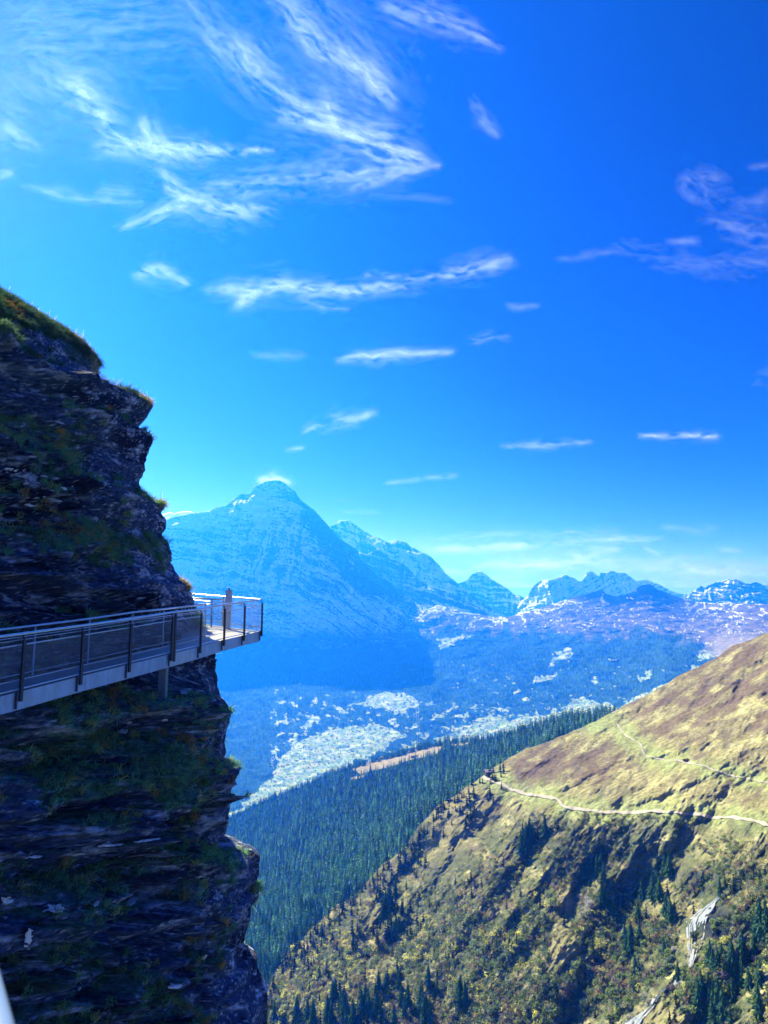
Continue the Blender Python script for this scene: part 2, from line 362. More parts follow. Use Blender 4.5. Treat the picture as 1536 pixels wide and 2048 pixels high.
MEADOWS = [  # (polygon, openness)
  [(497,1600),(540,1560),(560,1515),(600,1480),(640,1470),(690,1450),(745,1445),(800,1470),(770,1500),(700,1530),(640,1560),(560,1600),(450,1640)],
  [(750,1390),(800,1386),(830,1388),(835,1408),(800,1430),(770,1415),(740,1412),(700,1410)],
  [(595,1452),(620,1440),(632,1425),(640,1440),(625,1455)],
  [(870,1480),(905,1460),(935,1450),(960,1435),(985,1420),(1010,1440),(1060,1430),(1110,1425),(1150,1400),(1180,1395),(1200,1415),(1230,1405),(1250,1430),(1200,1480),(1000,1500),(870,1500)],
  [(1240,1420),(1270,1395),(1300,1378),(1340,1365),(1380,1345),(1400,1330),(1420,1340),(1300,1440)],
  [(1105,1305),(1130,1295),(1148,1299),(1140,1310),(1115,1325),(1100,1335),(1108,1318)],
  [(1070,1360),(1090,1350),(1105,1345),(1115,1345),(1100,1358),(1075,1368)],
  [(1280,1350),(1300,1340),(1312,1336),(1305,1350),(1290,1360)],
  [(1395,1305),(1420,1302),(1440,1304),(1430,1315),(1410,1322),(1397,1320)],
  [(870,1275),(900,1272),(935,1270),(920,1280),(900,1290),(870,1298)],
  [(1200,1318),(1230,1318),(1232,1322),(1205,1322)],
  [(1180,1355),(1200,1352),(1205,1356),(1185,1360)]]
def val_col(P, n, PX, PY, D):
    x, y, z = P[..., 0], P[..., 1], P[..., 2]
    wx = PX+fbm(PX*.03, PY*.05, 2, o=5)*34; wy = PY+fbm(PX*.03, PY*.05, 9, o=5)*20
    fine = fbm(PX*.16, PY*.24, 4, o=4, g=.7)
    forest = np.zeros(P.shape)+np.array((.018, .052, .05))
    forest = forest*np.clip(1+1.9*fbm(PX*.35, PY*.14, 8, o=3)+1.0*fbm(PX*.03, PY*.05, 18, o=3), .15, 3)[..., None]
    # alpine pasture with snow streaks above the tree line
    line = poly([(200,1290),(800,1290),(870,1262),(930,1250),(1000,1262),(1060,1258),(1100,1262),(1180,1270),(1260,1262),(1330,1262),(1380,1280),(1420,1300),(1440,1330),(1536,1345),(1720,1360)], PX)
    alp = sst(16, -16, PY-line+fbm(PX*.045, PY*.06, 6, o=5)*46+fine*10)
    st = fbm(PX*.05-PY*.03, PY*.16+PX*.02, 1, o=5, g=.6)
    pas = mixc(np.zeros(P.shape)+np.array((.10, .095, .10)), (.045, .050, .06), sst(-.1, .3, st))
    pas = mixc(pas, (.17, .165, .16), sst(.0, .3, -st)*.6)
    sn = sst(.16, .42, (ridged(PX*.03+PY*.05+fbm(PX*.02, PY*.03, 7, o=3)*1.5, PY*.07-PX*.012, 12, o=6, g=.66)-.5)*1.0+fbm(PX*.25, PY*.4, 5, o=3)*.4-.06+.22*np.exp(-(D/22)**2)+.12*sst(1330, 1450, PX)*0)
    pas = mixc(pas, SNOW, sn*.9)
    tops = np.exp(-((PX-1290)/60)**2-(D/26)**2)+np.exp(-((PX-1205)/45)**2-(D/18)**2)
    pas = mixc(pas, mixc(np.zeros(P.shape)+np.array((.006, .010, .022)), SNOW, sst(.30, .45, st)), np.clip(tops*1.6, 0, 1))
    pas = mixc(pas, (.24, .24, .22), sst(1400, 1440, PX)*sst(1255, 1290, PY)*.7)
    c = lerp(forest, pas, alp[..., None])
    mead = np.zeros(PX.shape)
    for pl in MEADOWS: mead = np.maximum(mead, inpoly(wx, wy, pl)*1.0)
    # loose clearings on the lower slopes
    low = sst(1370, 1430, PY)*.5+.0
    mead = np.maximum(mead, sst(.28, .34, fbm(PX*.05, PY*.08, 3, o=5, g=.62)+low*.33)*(PX > 540)*sst(1330, 1390, PY))
    mead = np.maximum(mead, 1.0*(fbm(PX*.09, PY*.16, 14, o=3) > .42)*sst(1300, 1330, PY)*(PX > 900)*.8)
    trees = sst(.02, .18, fbm(PX*.17, PY*.26, 21, o=5, g=.8)-.02)      # copses and hedges in the meadows
    g = mixc(np.zeros(P.shape)+np.array((.17, .29, .18)), (.36, .44, .27), sst(-.2, .3, st))
    c = lerp(c, g, (mead*(1-trees)*(1-alp))[..., None])
    return c
sheet('valley_side', 'broad valley side with dark woods, pale meadows and purple brown alpine pasture under snow streaks', val_crest, [(-60,1700),(1720,1700)], 80, 1680, 1080, 420, val_d, val_shape, val_col, M['valley'], gam=1.1)

# ------------------------------------------------------------------ forested spur
spur_crest = [(180,1735),(300,1695),(380,1668),(430,1648),(451,1640),(509,1611),(549,1594),(608,1571),(659,1550),(706,1532),(761,1517),(805,1506),(837,1496),(892,1484),(958,1480),(1005,1474),(1071,1452),(1146,1437),(1194,1430),(1230,1427),(1300,1440)]
spur_d = tps([(180,1735,3000),(180,2060,1500),(380,1668,2800),(451,1640,2700),(608,1571,2500),(706,1534,2400),(805,1508,2250),(958,1481,2050),(1071,1452,1800),(1230,1428,1500),(1300,1440,1450),
  (700,1600,1950),(600,1700,1750),(800,1600,1700),(1000,1510,1550),(1100,1475,1450),(940,1590,1230),(870,1650,1180),(800,1720,1150),(640,1850,1120),(530,2000,1060),(450,1900,1300),(450,2060,1120),(380,2060,1180),(700,2060,900),(900,1900,900),(1100,1700,1000),(1250,1600,1050)])
def spur_shape(P, PX, PY, D):
    x, y, z = P[..., 0], P[..., 1], P[..., 2]
    Q = P.copy(); Q[..., 2] += (fbm(x*.006, y*.004, 1, o=4)*16)*(sst(0, 40, D)*.9+.1)
    return Q
CLEAR = [[(704,1538),(740,1521),(767,1514),(803,1503),(829,1500),(847,1494),(882,1492),(888,1493),(873,1508),(841,1517),(821,1521),(787,1533),(760,1539),(740,1542),(726,1551)],
         [(890,1487),(912,1485),(936,1482),(940,1486),(918,1491),(902,1491)], [(944,1481),(958,1476),(962,1478),(948,1484)], [(700,1556),(725,1551),(728,1554),(704,1559)]]
def spur_col(P, n, PX, PY, D):
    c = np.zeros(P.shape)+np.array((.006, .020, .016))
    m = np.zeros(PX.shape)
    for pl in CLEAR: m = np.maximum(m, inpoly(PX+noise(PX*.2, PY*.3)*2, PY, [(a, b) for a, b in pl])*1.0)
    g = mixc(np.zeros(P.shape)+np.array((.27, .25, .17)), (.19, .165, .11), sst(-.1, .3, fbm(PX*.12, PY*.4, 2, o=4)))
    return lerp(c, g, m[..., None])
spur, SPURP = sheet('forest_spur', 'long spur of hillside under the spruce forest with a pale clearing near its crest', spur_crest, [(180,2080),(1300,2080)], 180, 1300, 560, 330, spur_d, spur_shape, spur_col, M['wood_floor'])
spur_x, spur_top = np.linspace(180, 1300, 560), poly(spur_crest, np.linspace(180, 1300, 560))
def on_sheet(P, xs, top, bot, nr, gam, px, py):
    ci = np.clip((px-xs[0])/(xs[-1]-xs[0])*(len(xs)-1), 0, len(xs)-1.001); t = np.interp(px, xs, top)
    ri = np.clip(((py-t)/(np.interp(px, xs, bot)-t)), 0, .9999)**(1/gam)*(nr-1)
    c0, r0 = np.floor(ci).astype(int), np.floor(ri).astype(int); r0 = np.minimum(r0, nr-2); fc, fr = (ci-c0)[..., None], (ri-r0)[..., None]
    return (P[r0, c0]*(1-fr)+P[r0+1, c0]*fr)*(1-fc)+(P[r0, c0+1]*(1-fr)+P[r0+1, c0+1]*fr)*fc

# ------------------------------------------------------------------ near hillside with its ravines
hill_crest = [(440,2060),(500,2020),(520,1992),(545,1955),(560,1930),(600,1885),(640,1838),(700,1795),(750,1748),(800,1705),(835,1660),(870,1622),(905,1598),(940,1572),(960,1558),(975,1546),(1010,1520),(1050,1498),(1100,1480),(1130,1472),(1190,1440),(1222,1424),(1235,1420),(1260,1405),(1300,1388),(1350,1355),(1400,1332),(1450,1302),(1490,1284),(1536,1264),(1600,1235),(1700,1200)]
hill_d = tps([(440,2060,860),(520,1992,850),(640,1838,900),(800,1705,950),(870,1622,915),(940,1572,895),(975,1546,900),(1100,1480,930),(1235,1420,960),(1400,1332,960),(1536,1264,930),(1700,1200,900),
  (1000,1565,860),(1120,1600,760),(1200,1625,700),(1400,1630,600),(1536,1650,540),(1700,1680,490),(1250,1500,830),(1400,1500,740),(1536,1500,670),(1700,1480,620),
  (1100,1800,665),(1100,1960,605),(1100,2060,575),(960,1650,830),(850,1850,790),(700,2000,740),(600,2060,760),(900,2060,660),(950,1750,760),
  (1440,1790,520),(1378,1935,492),(1240,2060,500),(1390,1720,560),(1536,1800,470),(1536,2060,400),(1700,2060,380),(1700,1850,430),(1440,2060,440),(1250,1750,640)])
_hc = np.array(hill_crest, float); _hx = np.arange(440, 1701, 4.0); _hy = np.interp(_hx, _hc[:, 0], _hc[:, 1])+fbm(_hx*.02, 3.3, 1, o=4)*lerp(26, 7, sst(860, 1000, _hx))
hill_crest = list(zip(_hx.tolist(), _hy.tolist()))
RAVINES = [([(1620,1530),(1536,1558),(1478,1590),(1425,1645),(1360,1710),(1300,1780),(1245,1870),(1205,1950),(1150,2060)], 34, 50),
           ([(1440,1775),(1375,1800),(1330,1880),(1280,1960),(1225,2060)], 26, 40),
           ([(1215,1690),(1170,1760),(1140,1830)], 18, 22), ([(1090,1650),(1050,1720),(1020,1790)], 12, 20),
           ([(1536,1870),(1480,1960),(1400,2060)], 14, 26),
           ([(1020,1590),(940,1680),(860,1790),(790,1880),(740,1930)], 13, 18), ([(1000,1640),(930,1740),(850,1850),(800,1930)], 7, 12),
           ([(1536,1385),(1440,1420),(1380,1440)], 6, 12), ([(1290,1500),(1220,1540),(1160,1570),(1120,1590)], 6, 10),
           ([(1380,1350),(1300,1400),(1250,1440)], 7, 9), ([(1536,1310),(1500,1350),(1470,1385)], 7, 8),
           ([(1440,1490),(1380,1510),(1300,1530)], 8, 9), ([(1420,1560),(1320,1600),(1240,1620)], 8, 9), ([(870,1680),(800,1760),(760,1850),(740,1870)], 16, 16)]
def hill_shape(P, PX, PY, D):
    fd = sst(0, 26, D)*.93+.07
    wx = PX+fbm(PX*.02, PY*.02, 31, o=4)*26; wy = PY+fbm(PX*.02, PY*.02, 47, o=4)*26
    d = np.zeros(PX.shape)
    for pts, A, wd in RAVINES:
        r, a = polydist(wx, wy, pts)
        d -= A*np.exp(-(r/wd)**2)*(sst(-.05, .15, a))
    # diagonal ribs running down to the left, stronger below the trail
    q = (PX*.83+PY*.56); s = (PX*-.56+PY*.83)
    low = sst(1560, 1700, PY+.0*PX)
    d += (ridged(q*.016, s*.0045, 3, o=5)-.45)*lerp(7, 10, low)
    d += fbm(q*.05, s*.02, 5, o=4)*lerp(3.5, 7, low)
    # terracettes on the open pasture
    a2 = .87*PX-.5*PY; c2 = .5*PX+.87*PY
    d += ridged(a2*.014, c2*.06, 8, o=5, g=.6)*2.6*(1-.6*low)
    d += ridged(a2*.006, c2*.022, 18, o=3)*5*(1-low)
    Q = P*(1-d*fd/np.linalg.norm(P, axis=-1))[..., None]
    x, y = Q[..., 0], Q[..., 1]
    Q[..., 2] += (noise(x*.06, y*.06, 3)*1.2+noise(x*.17, y*.17, 3)*.5)
    return Q
TRAIL = [(962,1552),(985,1562),(1010,1571),(1025,1580),(1060,1588),(1100,1594),(1117,1600),(1122,1608),(1130,1614),(1170,1619),(1200,1623),(1240,1624),(1290,1622),(1340,1624),(1380,1627),(1405,1630),(1425,1634),(1460,1635),(1500,1639),(1536,1650),(1620,1680)]
TRAIL2 = [(1232,1445),(1240,1458),(1252,1472),(1270,1480),(1284,1490),(1284,1504),(1296,1513),(1330,1519),(1372,1524),(1400,1530),(1440,1543),(1475,1553),(1510,1560),(1600,1580)]
TRAIL3 = [(1330,1400),(1400,1440),(1440,1470),(1500,1480),(1600,1484)]
def hill_col(P, n, PX, PY, D):
    q = (PX*.83+PY*.56); s = (PX*-.56+PY*.83)
    a = fbm(PX*.014-PY*.006, PY*.03+PX*.012, 1, o=6, g=.6); b = fbm(q*.04, s*.014, 5, o=5, g=.6); f = fbm(PX*.2, PY*.3, 9, o=3, g=.7)
    a2 = .87*PX-.5*PY; c2 = .5*PX+.87*PY
    stk = fbm(a2*.012+fbm(PX*.01, PY*.01, 2, o=3)*1.5, c2*.075, 4, o=5, g=.6); fine_ = fbm(a2*.06, c2*.28, 14, o=4, g=.65)
    c = np.zeros(P.shape)+np.array((.165, .155, .080))
    c = mixc(c, (.25, .245, .12), sst(-.05, .3, -a+stk*.5))
    c = c*(1+.9*fine_+.6*f)[..., None]
    heath = sst(.02, .28, a*.7+stk*.75+fine_*.25+f*.12+.42*np.exp(-((PX-1120)/110)**2-((PY-1535)/36)**2)+.16*sst(1480, 1400, PY)+.22*np.exp(-((PX-950)/70)**2-((PY-1600)/45)**2)-.25*np.exp(-((PX-1200)/50)**2-((PY-1450)/25)**2)-.3*np.exp(-((PX-1380)/150)**2-((PY-1570)/38)**2))
    c = mixc(c, (.098, .074, .055), heath*.88)
    c = mixc(c, (.080, .068, .050), sst(.12, .32, b+f*.2+fine_*.2)*.75)
    green = np.zeros(PX.shape)
    for tr, wd in ((TRAIL, 24), (TRAIL2, 20)):
        r, _ = polydist(PX+a*60, PY+b*40, tr); green = np.maximum(green, np.exp(-(r/wd)**2)*.55)
    green = np.maximum(green, .75*np.exp(-((PX-1190)/34)**2-((PY-1450)/20)**2))
    c = mixc(c, (.21, .28, .10), np.clip(green*(1+f), 0, 1))
    # bare slabs and rock where it is steep, under the trail
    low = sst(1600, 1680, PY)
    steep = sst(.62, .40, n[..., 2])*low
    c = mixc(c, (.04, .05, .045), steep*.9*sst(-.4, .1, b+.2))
    c = mixc(c, (.060, .078, .038), low*sst(-.3, .1, fbm(PX*.03, PY*.03, 13, o=4))*.85)
    c = c*1.32
    for cx, cy, wx_, wy_ in ((1140,1800,26,40), (905,1640,50,60), (1330,1770,28,70), (1500,1840,36,26), (1440,1700,60,30), (1120,1900,50,40), (1330,2040,70,30), (870,1690,30,40)):
        c = mixc(c, (.26, .245, .12), np.exp(-((PX-cx)/wx_)**2-((PY-cy)/wy_)**2)*.8*sst(-.3, .1, b+.15))
    rk = np.exp(-((PX-1175)/14)**2-((PY-1815)/26)**2)+np.exp(-((PX-1520)/20)**2-((PY-1940)/22)**2)
    c = mixc(c, (.12, .125, .14), np.clip(rk*1.5, 0, 1))
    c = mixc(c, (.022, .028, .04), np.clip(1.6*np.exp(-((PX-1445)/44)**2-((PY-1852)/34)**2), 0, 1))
    return c
HX0, HX1, HNC, HNR, HG = 440, 1660, 900, 620, 1.0
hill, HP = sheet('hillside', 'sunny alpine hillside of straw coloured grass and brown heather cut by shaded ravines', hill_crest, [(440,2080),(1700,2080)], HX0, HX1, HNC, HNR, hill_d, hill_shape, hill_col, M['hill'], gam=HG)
hx = np.linspace(HX0, HX1, HNC); htop = poly(hill_crest, hx); hbot = np.full(HNC, 2080.)
def on_hill(px, py): return on_sheet(HP, hx, htop, hbot, HNR, HG, np.atleast_1d(np.asarray(px, float)), np.atleast_1d(np.asarray(py, float)))
def on_spur(px, py): return on_sheet(SPURP, spur_x, spur_top, np.full(560, 2080.), 330, 1.0, np.atleast_1d(np.asarray(px, float)), np.atleast_1d(np.asarray(py, float)))

def ribbon(name, label, pts, width, mat, lift=.35, kind='structure', n=160):
    p = np.array(pts, float); seg = np.r_[0, np.cumsum(np.hypot(*np.diff(p, axis=0).T))]; t = np.linspace(0, seg[-1], n)
    x, y = np.interp(t, seg, p[:, 0]), np.interp(t, seg, p[:, 1])
    x = np.convolve(np.pad(x, 3, 'edge'), np.ones(7)/7, 'valid'); y = np.convolve(np.pad(y, 3, 'edge'), np.ones(7)/7, 'valid')
    t2 = np.arange(n); hw = width/2*(1+.7*noise(t2*.12, 1)+.3*noise(t2*.5, 2)); d = np.stack([np.gradient(x), np.gradient(y)], 1); d /= np.linalg.norm(d, axis=1)[:, None]
    P = np.stack([on_hill(x-d[:, 1]*hw*q, y+d[:, 0]*hw*q) for q in (-1, 0, 1)], 1)
    P = P*(1-lift/np.linalg.norm(P, axis=-1))[..., None]
    o = link(name, mesh_np(name, P, grid_faces(n, 3), mat=mat)); tag(o, label, kind=kind); return o
ribbon('gravel_path', 'pale gravel path running level across the sunny hillside', TRAIL, 5.4, M['path'], lift=1.6, n=300)
ribbon('footpath', 'narrow winding footpath climbing the upper pasture', TRAIL2, 2.4, M['path'], lift=1.5, n=220)

# ------------------------------------------------------------------ the cliff
sil = [(-330,470),(-200,520),(-80,570),(0,600),(22,607),(44,615),(73,629),(102,647),(128,662),(157,680),(175,702),(190,720),(193,750),(197,768),(219,777),(255,790),(284,795),(303,806),(296,820),(288,833),(275,850),(281,859),(297,863),(295,881),(288,900),(281,921),(286,935),(275,965),(284,987),(292,997),(317,1003),(332,1010),(324,1023),(330,1037),(330,1056),(321,1069),(332,1085),(339,1114),(350,1140),(365,1158),(381,1172),(381,1187),(390,1230),(402,1270),(425,1310),(419,1343),(416,1365),(423,1387),(434,1405),(447,1422),(441,1455),(434,1484),(437,1506),(434,1517),(452,1528),(468,1535),(467,1548),(456,1557),(452,1582),(450,1604),(452,1637),(443,1670),(434,1679),(456,1682),(485,1695),(507,1713),(509,1750),(499,1774),(512,1783),(512,1797),(498,1812),(496,1845),(490,1874),(487,1910),(505,1921),(507,1947),(516,1965),(529,1990),(527,2048),(535,2150),(560,2400)]
YC = 30.0
sp = PT(np.array([a for a, b in sil]), np.array([b for a, b in sil]), YC)
sil_z = sp[::-1, 2]; sil_x = sp[::-1, 0]
NS, NZ = 640, 1150
s = np.concatenate([np.linspace(-22, 0, 500), np.linspace(0, 1, 100)[1:]**1.0*2.6, 2.6+np.linspace(0, 1, NS-599)[1:]**1.5*16])
NS = len(s)
zc = np.linspace(-24.5, 17.5, NZ)
S, Z = np.meshgrid(s, zc)
# plan: straight face, then a rounded corner turning away to the left behind
fx = np.where(S < 0, -8.1+.20*S, -8.1); fy = np.where(S < 0, 30+S, 30.)
ang = np.clip(S/2.6, 0, 1)*R(105)
fx = fx-np.where(S > 0, (1-np.cos(ang))*1.45, 0)-np.maximum(S-2.6, 0)*.9
fy = fy+np.where(S > 0, np.sin(ang)*1.45, 0)+np.maximum(S-2.6, 0)*.12
nxv = np.where(S < 0, .98, np.cos(ang)); nyv = np.where(S < 0, -.196, np.sin(ang))
T = np.minimum(S, 0)                                   # metres before the corner (negative)
kd = .10-.02*Z
ZL = Z-kd*(-T)+.35*noise(S*.22, Z*.15, 5)*sst(0, 4, -T)  # strata coordinate: equals the height at the corner
blend = sst(0, 7, -T)
prof_corner = np.interp(Z, sil_z, sil_x)+8.1
zs = np.convolve(np.pad(np.interp(np.linspace(-26, 19, 900), sil_z, sil_x), 30, 'edge'), np.ones(61)/61, 'valid')
prof_smooth = np.interp(Z, np.linspace(-26, 19, 900), zs)+8.1
prof_sharp = np.interp(ZL, sil_z, sil_x)-np.interp(ZL, np.linspace(-26, 19, 900), zs)
prof = lerp(prof_corner, prof_smooth+prof_sharp*1.0, blend)
# the ledge the walkway column stands on
prof = prof+2.5*sst(-2.3, -3.0, Z)*sst(-12, -5, Z)*np.exp(-((fy-22.5)/5.0)**2)
U = -T+np.maximum(S, 0)                                    # running metres along the face
edge = lerp(.10, 1, sst(.4, 7.5, -T))*lerp(1, .45, sst(6, 10, Z))                      # keep the silhouette where it was measured
det = (ridged(S*.16, ZL*.42, 3, o=4)-.5)*2.1+fbm(S*.45, ZL*.9, 8, o=4)*.9
XP, YP = PIX(np.stack([fx+prof, fy, Z], -1))
grassy = fbm(S*.28, ZL*.45, 171, o=4, g=.55)*1.3-.12
for gx, gy, sx_, sy_, am in ((150, 1480, 190, 60, .8), (60, 980, 110, 60, .6), (200, 1090, 90, 50, .45), (120, 1590, 120, 40, .4), (20, 640, 120, 30, .9), (250, 1740, 190, 34, .3), (350, 1530, 50, 60, .3), (100, 820, 60, 30, .25), (330, 1960, 120, 50, .25), (100, 1180, 120, 40, -.6), (430, 1600, 40, 60, -.4), (120, 740, 90, 24, -.4), (230, 900, 60, 50, -.3)):
    grassy = grassy+am*np.exp(-((XP-gx)/sx_)**2-((YP-gy)/sy_)**2)
rocky = 1-.8*sst(.0, .4, grassy)
def layers(th, ln, seed, amp):
    w_ = ZL/th+.8*noise(S*.5/ln, ZL*.3/th, seed)
    k = np.floor(w_); h = np.sin(k*127.1+seed*31.7)*43758.5; h = h-np.floor(h)
    j = np.floor(S/ln+h*7+.4*noise(S, ZL, seed)); g = np.sin(j*311.7+k*74.7+seed)*9973.3; g = g-np.floor(g)
    fr = w_-k
    return amp*(g-.5)+amp*.5*(fr-.5)
det += layers(1.9, 2.8, 5, 1.5)*rocky+layers(1.1, 1.3, 9, .5)*rocky+layers(.75, 2.2, 1, .60)*rocky+(layers(.24, .9, 2, .20)+layers(.085, .45, 3, .05))*rocky
det += .05*fbm(S*3, ZL*11, 4, o=3)
det = np.where(S < 0, np.minimum(det, .10+.38*(-T)), det)
OUT = prof+det*edge
CPx = fx+OUT*1.0*np.where(S < 0, 1, np.maximum(nxv, .0)*.0+1); CPy = fy+np.where(S < 0, 0, 0)+det*nyv*edge*.6
CPz = Z+.12*noise(S*.6, Z*.8, 4)*edge
CLIFF = np.stack([CPx, CPy, CPz], -1)
cn = grid_normals(CLIFF); cn = cn*np.sign(np.sum(cn*np.stack([nxv, nyv, 0*nxv], -1), -1, keepdims=True)+1e-9)
# colour: blue black slate, pale weathered seams, ochre stains, moss on whatever faces up
up = cn[..., 2]
seam = fbm(S*1.1, ZL*2.6, 12, o=6, g=.68); big = fbm(S*.18, ZL*.35, 6, o=4); fl = noise(S*7, ZL*16, 2)
cc = np.zeros(CLIFF.shape)+np.array((.060, .095, .185))
cc = mixc(cc, (.014, .018, .055), sst(-.02, .25, big)*.9)
cc = mixc(cc, (.52, .60, .74), sst(.02, .36, seam)*.85)
cc = mixc(cc, (.62, .62, .62), sst(.16, .38, fbm(S*.35, ZL*1.1, 44, o=4, g=.6)-.05)*.7)
cc = mixc(cc, (.80, .86, .95), sst(.34, .6, fl+seam*.4)*.6)
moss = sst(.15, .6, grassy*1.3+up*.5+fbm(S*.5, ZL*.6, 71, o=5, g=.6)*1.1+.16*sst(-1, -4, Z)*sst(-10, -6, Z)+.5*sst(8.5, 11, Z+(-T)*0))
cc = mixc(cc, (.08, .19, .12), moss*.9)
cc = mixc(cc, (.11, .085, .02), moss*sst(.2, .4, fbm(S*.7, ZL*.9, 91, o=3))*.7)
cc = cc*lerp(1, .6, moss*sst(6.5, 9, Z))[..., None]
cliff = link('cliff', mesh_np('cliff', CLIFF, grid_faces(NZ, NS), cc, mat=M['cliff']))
tag(cliff, 'dark layered slate cliff with moss and grass ledges, its face in shade', kind='structure')
# summit slope behind the cliff edge
topx = CLIFF[-1]; tp = np.stack([topx, topx+np.array([-6, 0, 2.5]), topx+np.array([-30, 0, 8])]); 
tag(link('cliff_top_slope', mesh_np('cliff_top_slope', tp, grid_faces(3, NS), np.repeat(cc[-1:], 3, 0), mat=M['cliff'])), 'grassy ground sloping up behind the cliff edge', kind='structure')
from mathutils.bvhtree import BVHTree
from mathutils import Vector
stp = 3
sub = CLIFF[::stp, ::stp]; bvh = BVHTree.FromPolygons(sub.reshape(-1, 3).tolist(), grid_faces(*sub.shape[:2]).tolist())
def hit_cliff(px, py):
    d = PT(px, py, 1.0); d = d/np.linalg.norm(d)
    r = bvh.ray_cast(Vector((0, 0, 0)), Vector(d)); return (np.array(r[0]), np.array(r[1])) if r[0] is not None else (None, None)

# grass on the cliff: blades in tufts rooted on ledges
def blades(roots, dirs, length, width, col, rng, sag):
    n = len(roots); side = np.cross(dirs, rng.normal(size=(n, 3))); side /= np.linalg.norm(side, axis=1)[:, None]
    V = []
    for t, wv in ((0, 1), (.45, .8), (.8, .5), (1, .0)):
        c = roots+dirs*(length*t)[:, None]; c[:, 2] -= sag*length*t*t
        if wv > 0: V += [c-side*(width*wv/2)[:, None], c+side*(width*wv/2)[:, None]]
        else: V += [c]
    V = np.stack(V, 1); b = np.arange(n)[:, None]*7
    Ft = np.concatenate([b+np.array(q) for q in ((0, 1, 3), (0, 3, 2), (2, 3, 5), (2, 5, 4), (4, 5, 6))])
    return V.reshape(-1, 3), Ft, np.repeat(col, 7, 0)
rng = np.random.RandomState(5)
score = np.clip(moss, 0, 1)*(S < 1.2)*sst(.05, .5, fbm(S*.8, ZL*.8, 55, o=3)+up*.6+.15)
pr = score.ravel()/score.sum()
pick = rng.choice(score.size, 9500, p=pr, replace=False)
nb = 30
tc_ = CLIFF.reshape(-1, 3)[pick]; tn = cn.reshape(-1, 3)[pick]
root = np.repeat(tc_, nb, 0)+rng.normal(size=(9500*nb, 3))*.06
dr = np.repeat(tn*.75+np.array([.0, 0, .65]), nb, 0)+rng.normal(size=(9500*nb, 3))*.38; dr /= np.linalg.norm(dr, axis=1)[:, None]
hue = rng.rand(9500); base = np.array((.18, .40, .20))[None]*np.ones((9500, 1))
hb = fbm(tc_[:, 1]*.5, tc_[:, 2]*.6, 23, o=3)
base = np.where((hb > .22)[:, None], np.array((.55, .38, .14)), base); base = np.where((hue > .86)[:, None], np.array((.42, .46, .18)), base)
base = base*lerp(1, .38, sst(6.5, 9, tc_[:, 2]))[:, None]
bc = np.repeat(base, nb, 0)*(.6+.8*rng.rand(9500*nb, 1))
ln_ = np.repeat(.2+.36*rng.rand(9500), nb)*(.6+.6*rng.rand(9500*nb))
gv, gf, gc = blades(root, dr, ln_, np.full(9500*nb, .018), bc, rng, .75)
# the lit rim of the cliff top: straw grass and seed stalks against the sky
rv = []
for i in range(len(sil)-1):
    (x0, y0), (x1, y1) = sil[i], sil[i+1]
    if y1 <= 810 and x0 >= -90:
        k = int(np.hypot(x1-x0, y1-y0)*5.0)
        for t in rng.rand(k):
            p = PT(x0+(x1-x0)*t, y0+(y1-y0)*t, YC-.35+rng.rand()*1.2); rv.append(p+np.array([-.08, 0, -.06]))
for (x0, y0, x1, y1) in ((1004-640, 1160, 382, 1176), (317, 1003, 332, 1010), (452, 1682, 510, 1720), (434, 1518, 465, 1536), (498, 1775, 512, 1785)):
    for t in rng.rand(60): rv.append(PT(x0+(x1-x0)*t, y0+(y1-y0)*t, YC-.2+rng.rand()*.6)+np.array([-.08, 0, -.05]))
rv = np.array(rv); nbr = 9; n2 = len(rv)*nbr
root = np.repeat(rv, nbr, 0)+rng.normal(size=(n2, 3))*.07
dr = np.array([.25, 0, .8])[None]+rng.normal(size=(n2, 3))*.42; dr /= np.linalg.norm(dr, axis=1)[:, None]
l2 = .14+.28*rng.rand(n2)**2; tall = rng.rand(n2) > .992; l2 = np.where(tall, .5+.5*rng.rand(n2), l2)
dr[tall] = np.array([.1, 0, 1.0])+rng.normal(size=(tall.sum(), 3))*.08
bc = np.array((.60, .52, .28))[None]*(.4+.9*rng.rand(n2, 1))
v2, f2, c2 = blades(root, dr, l2, np.full(n2, .02), bc, rng, .4)
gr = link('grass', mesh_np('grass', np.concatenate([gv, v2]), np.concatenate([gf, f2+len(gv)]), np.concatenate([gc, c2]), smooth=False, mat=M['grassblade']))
tag(gr, 'long tussock grass hanging from the cliff ledges and along its sunlit rim', 'grass', kind='stuff')

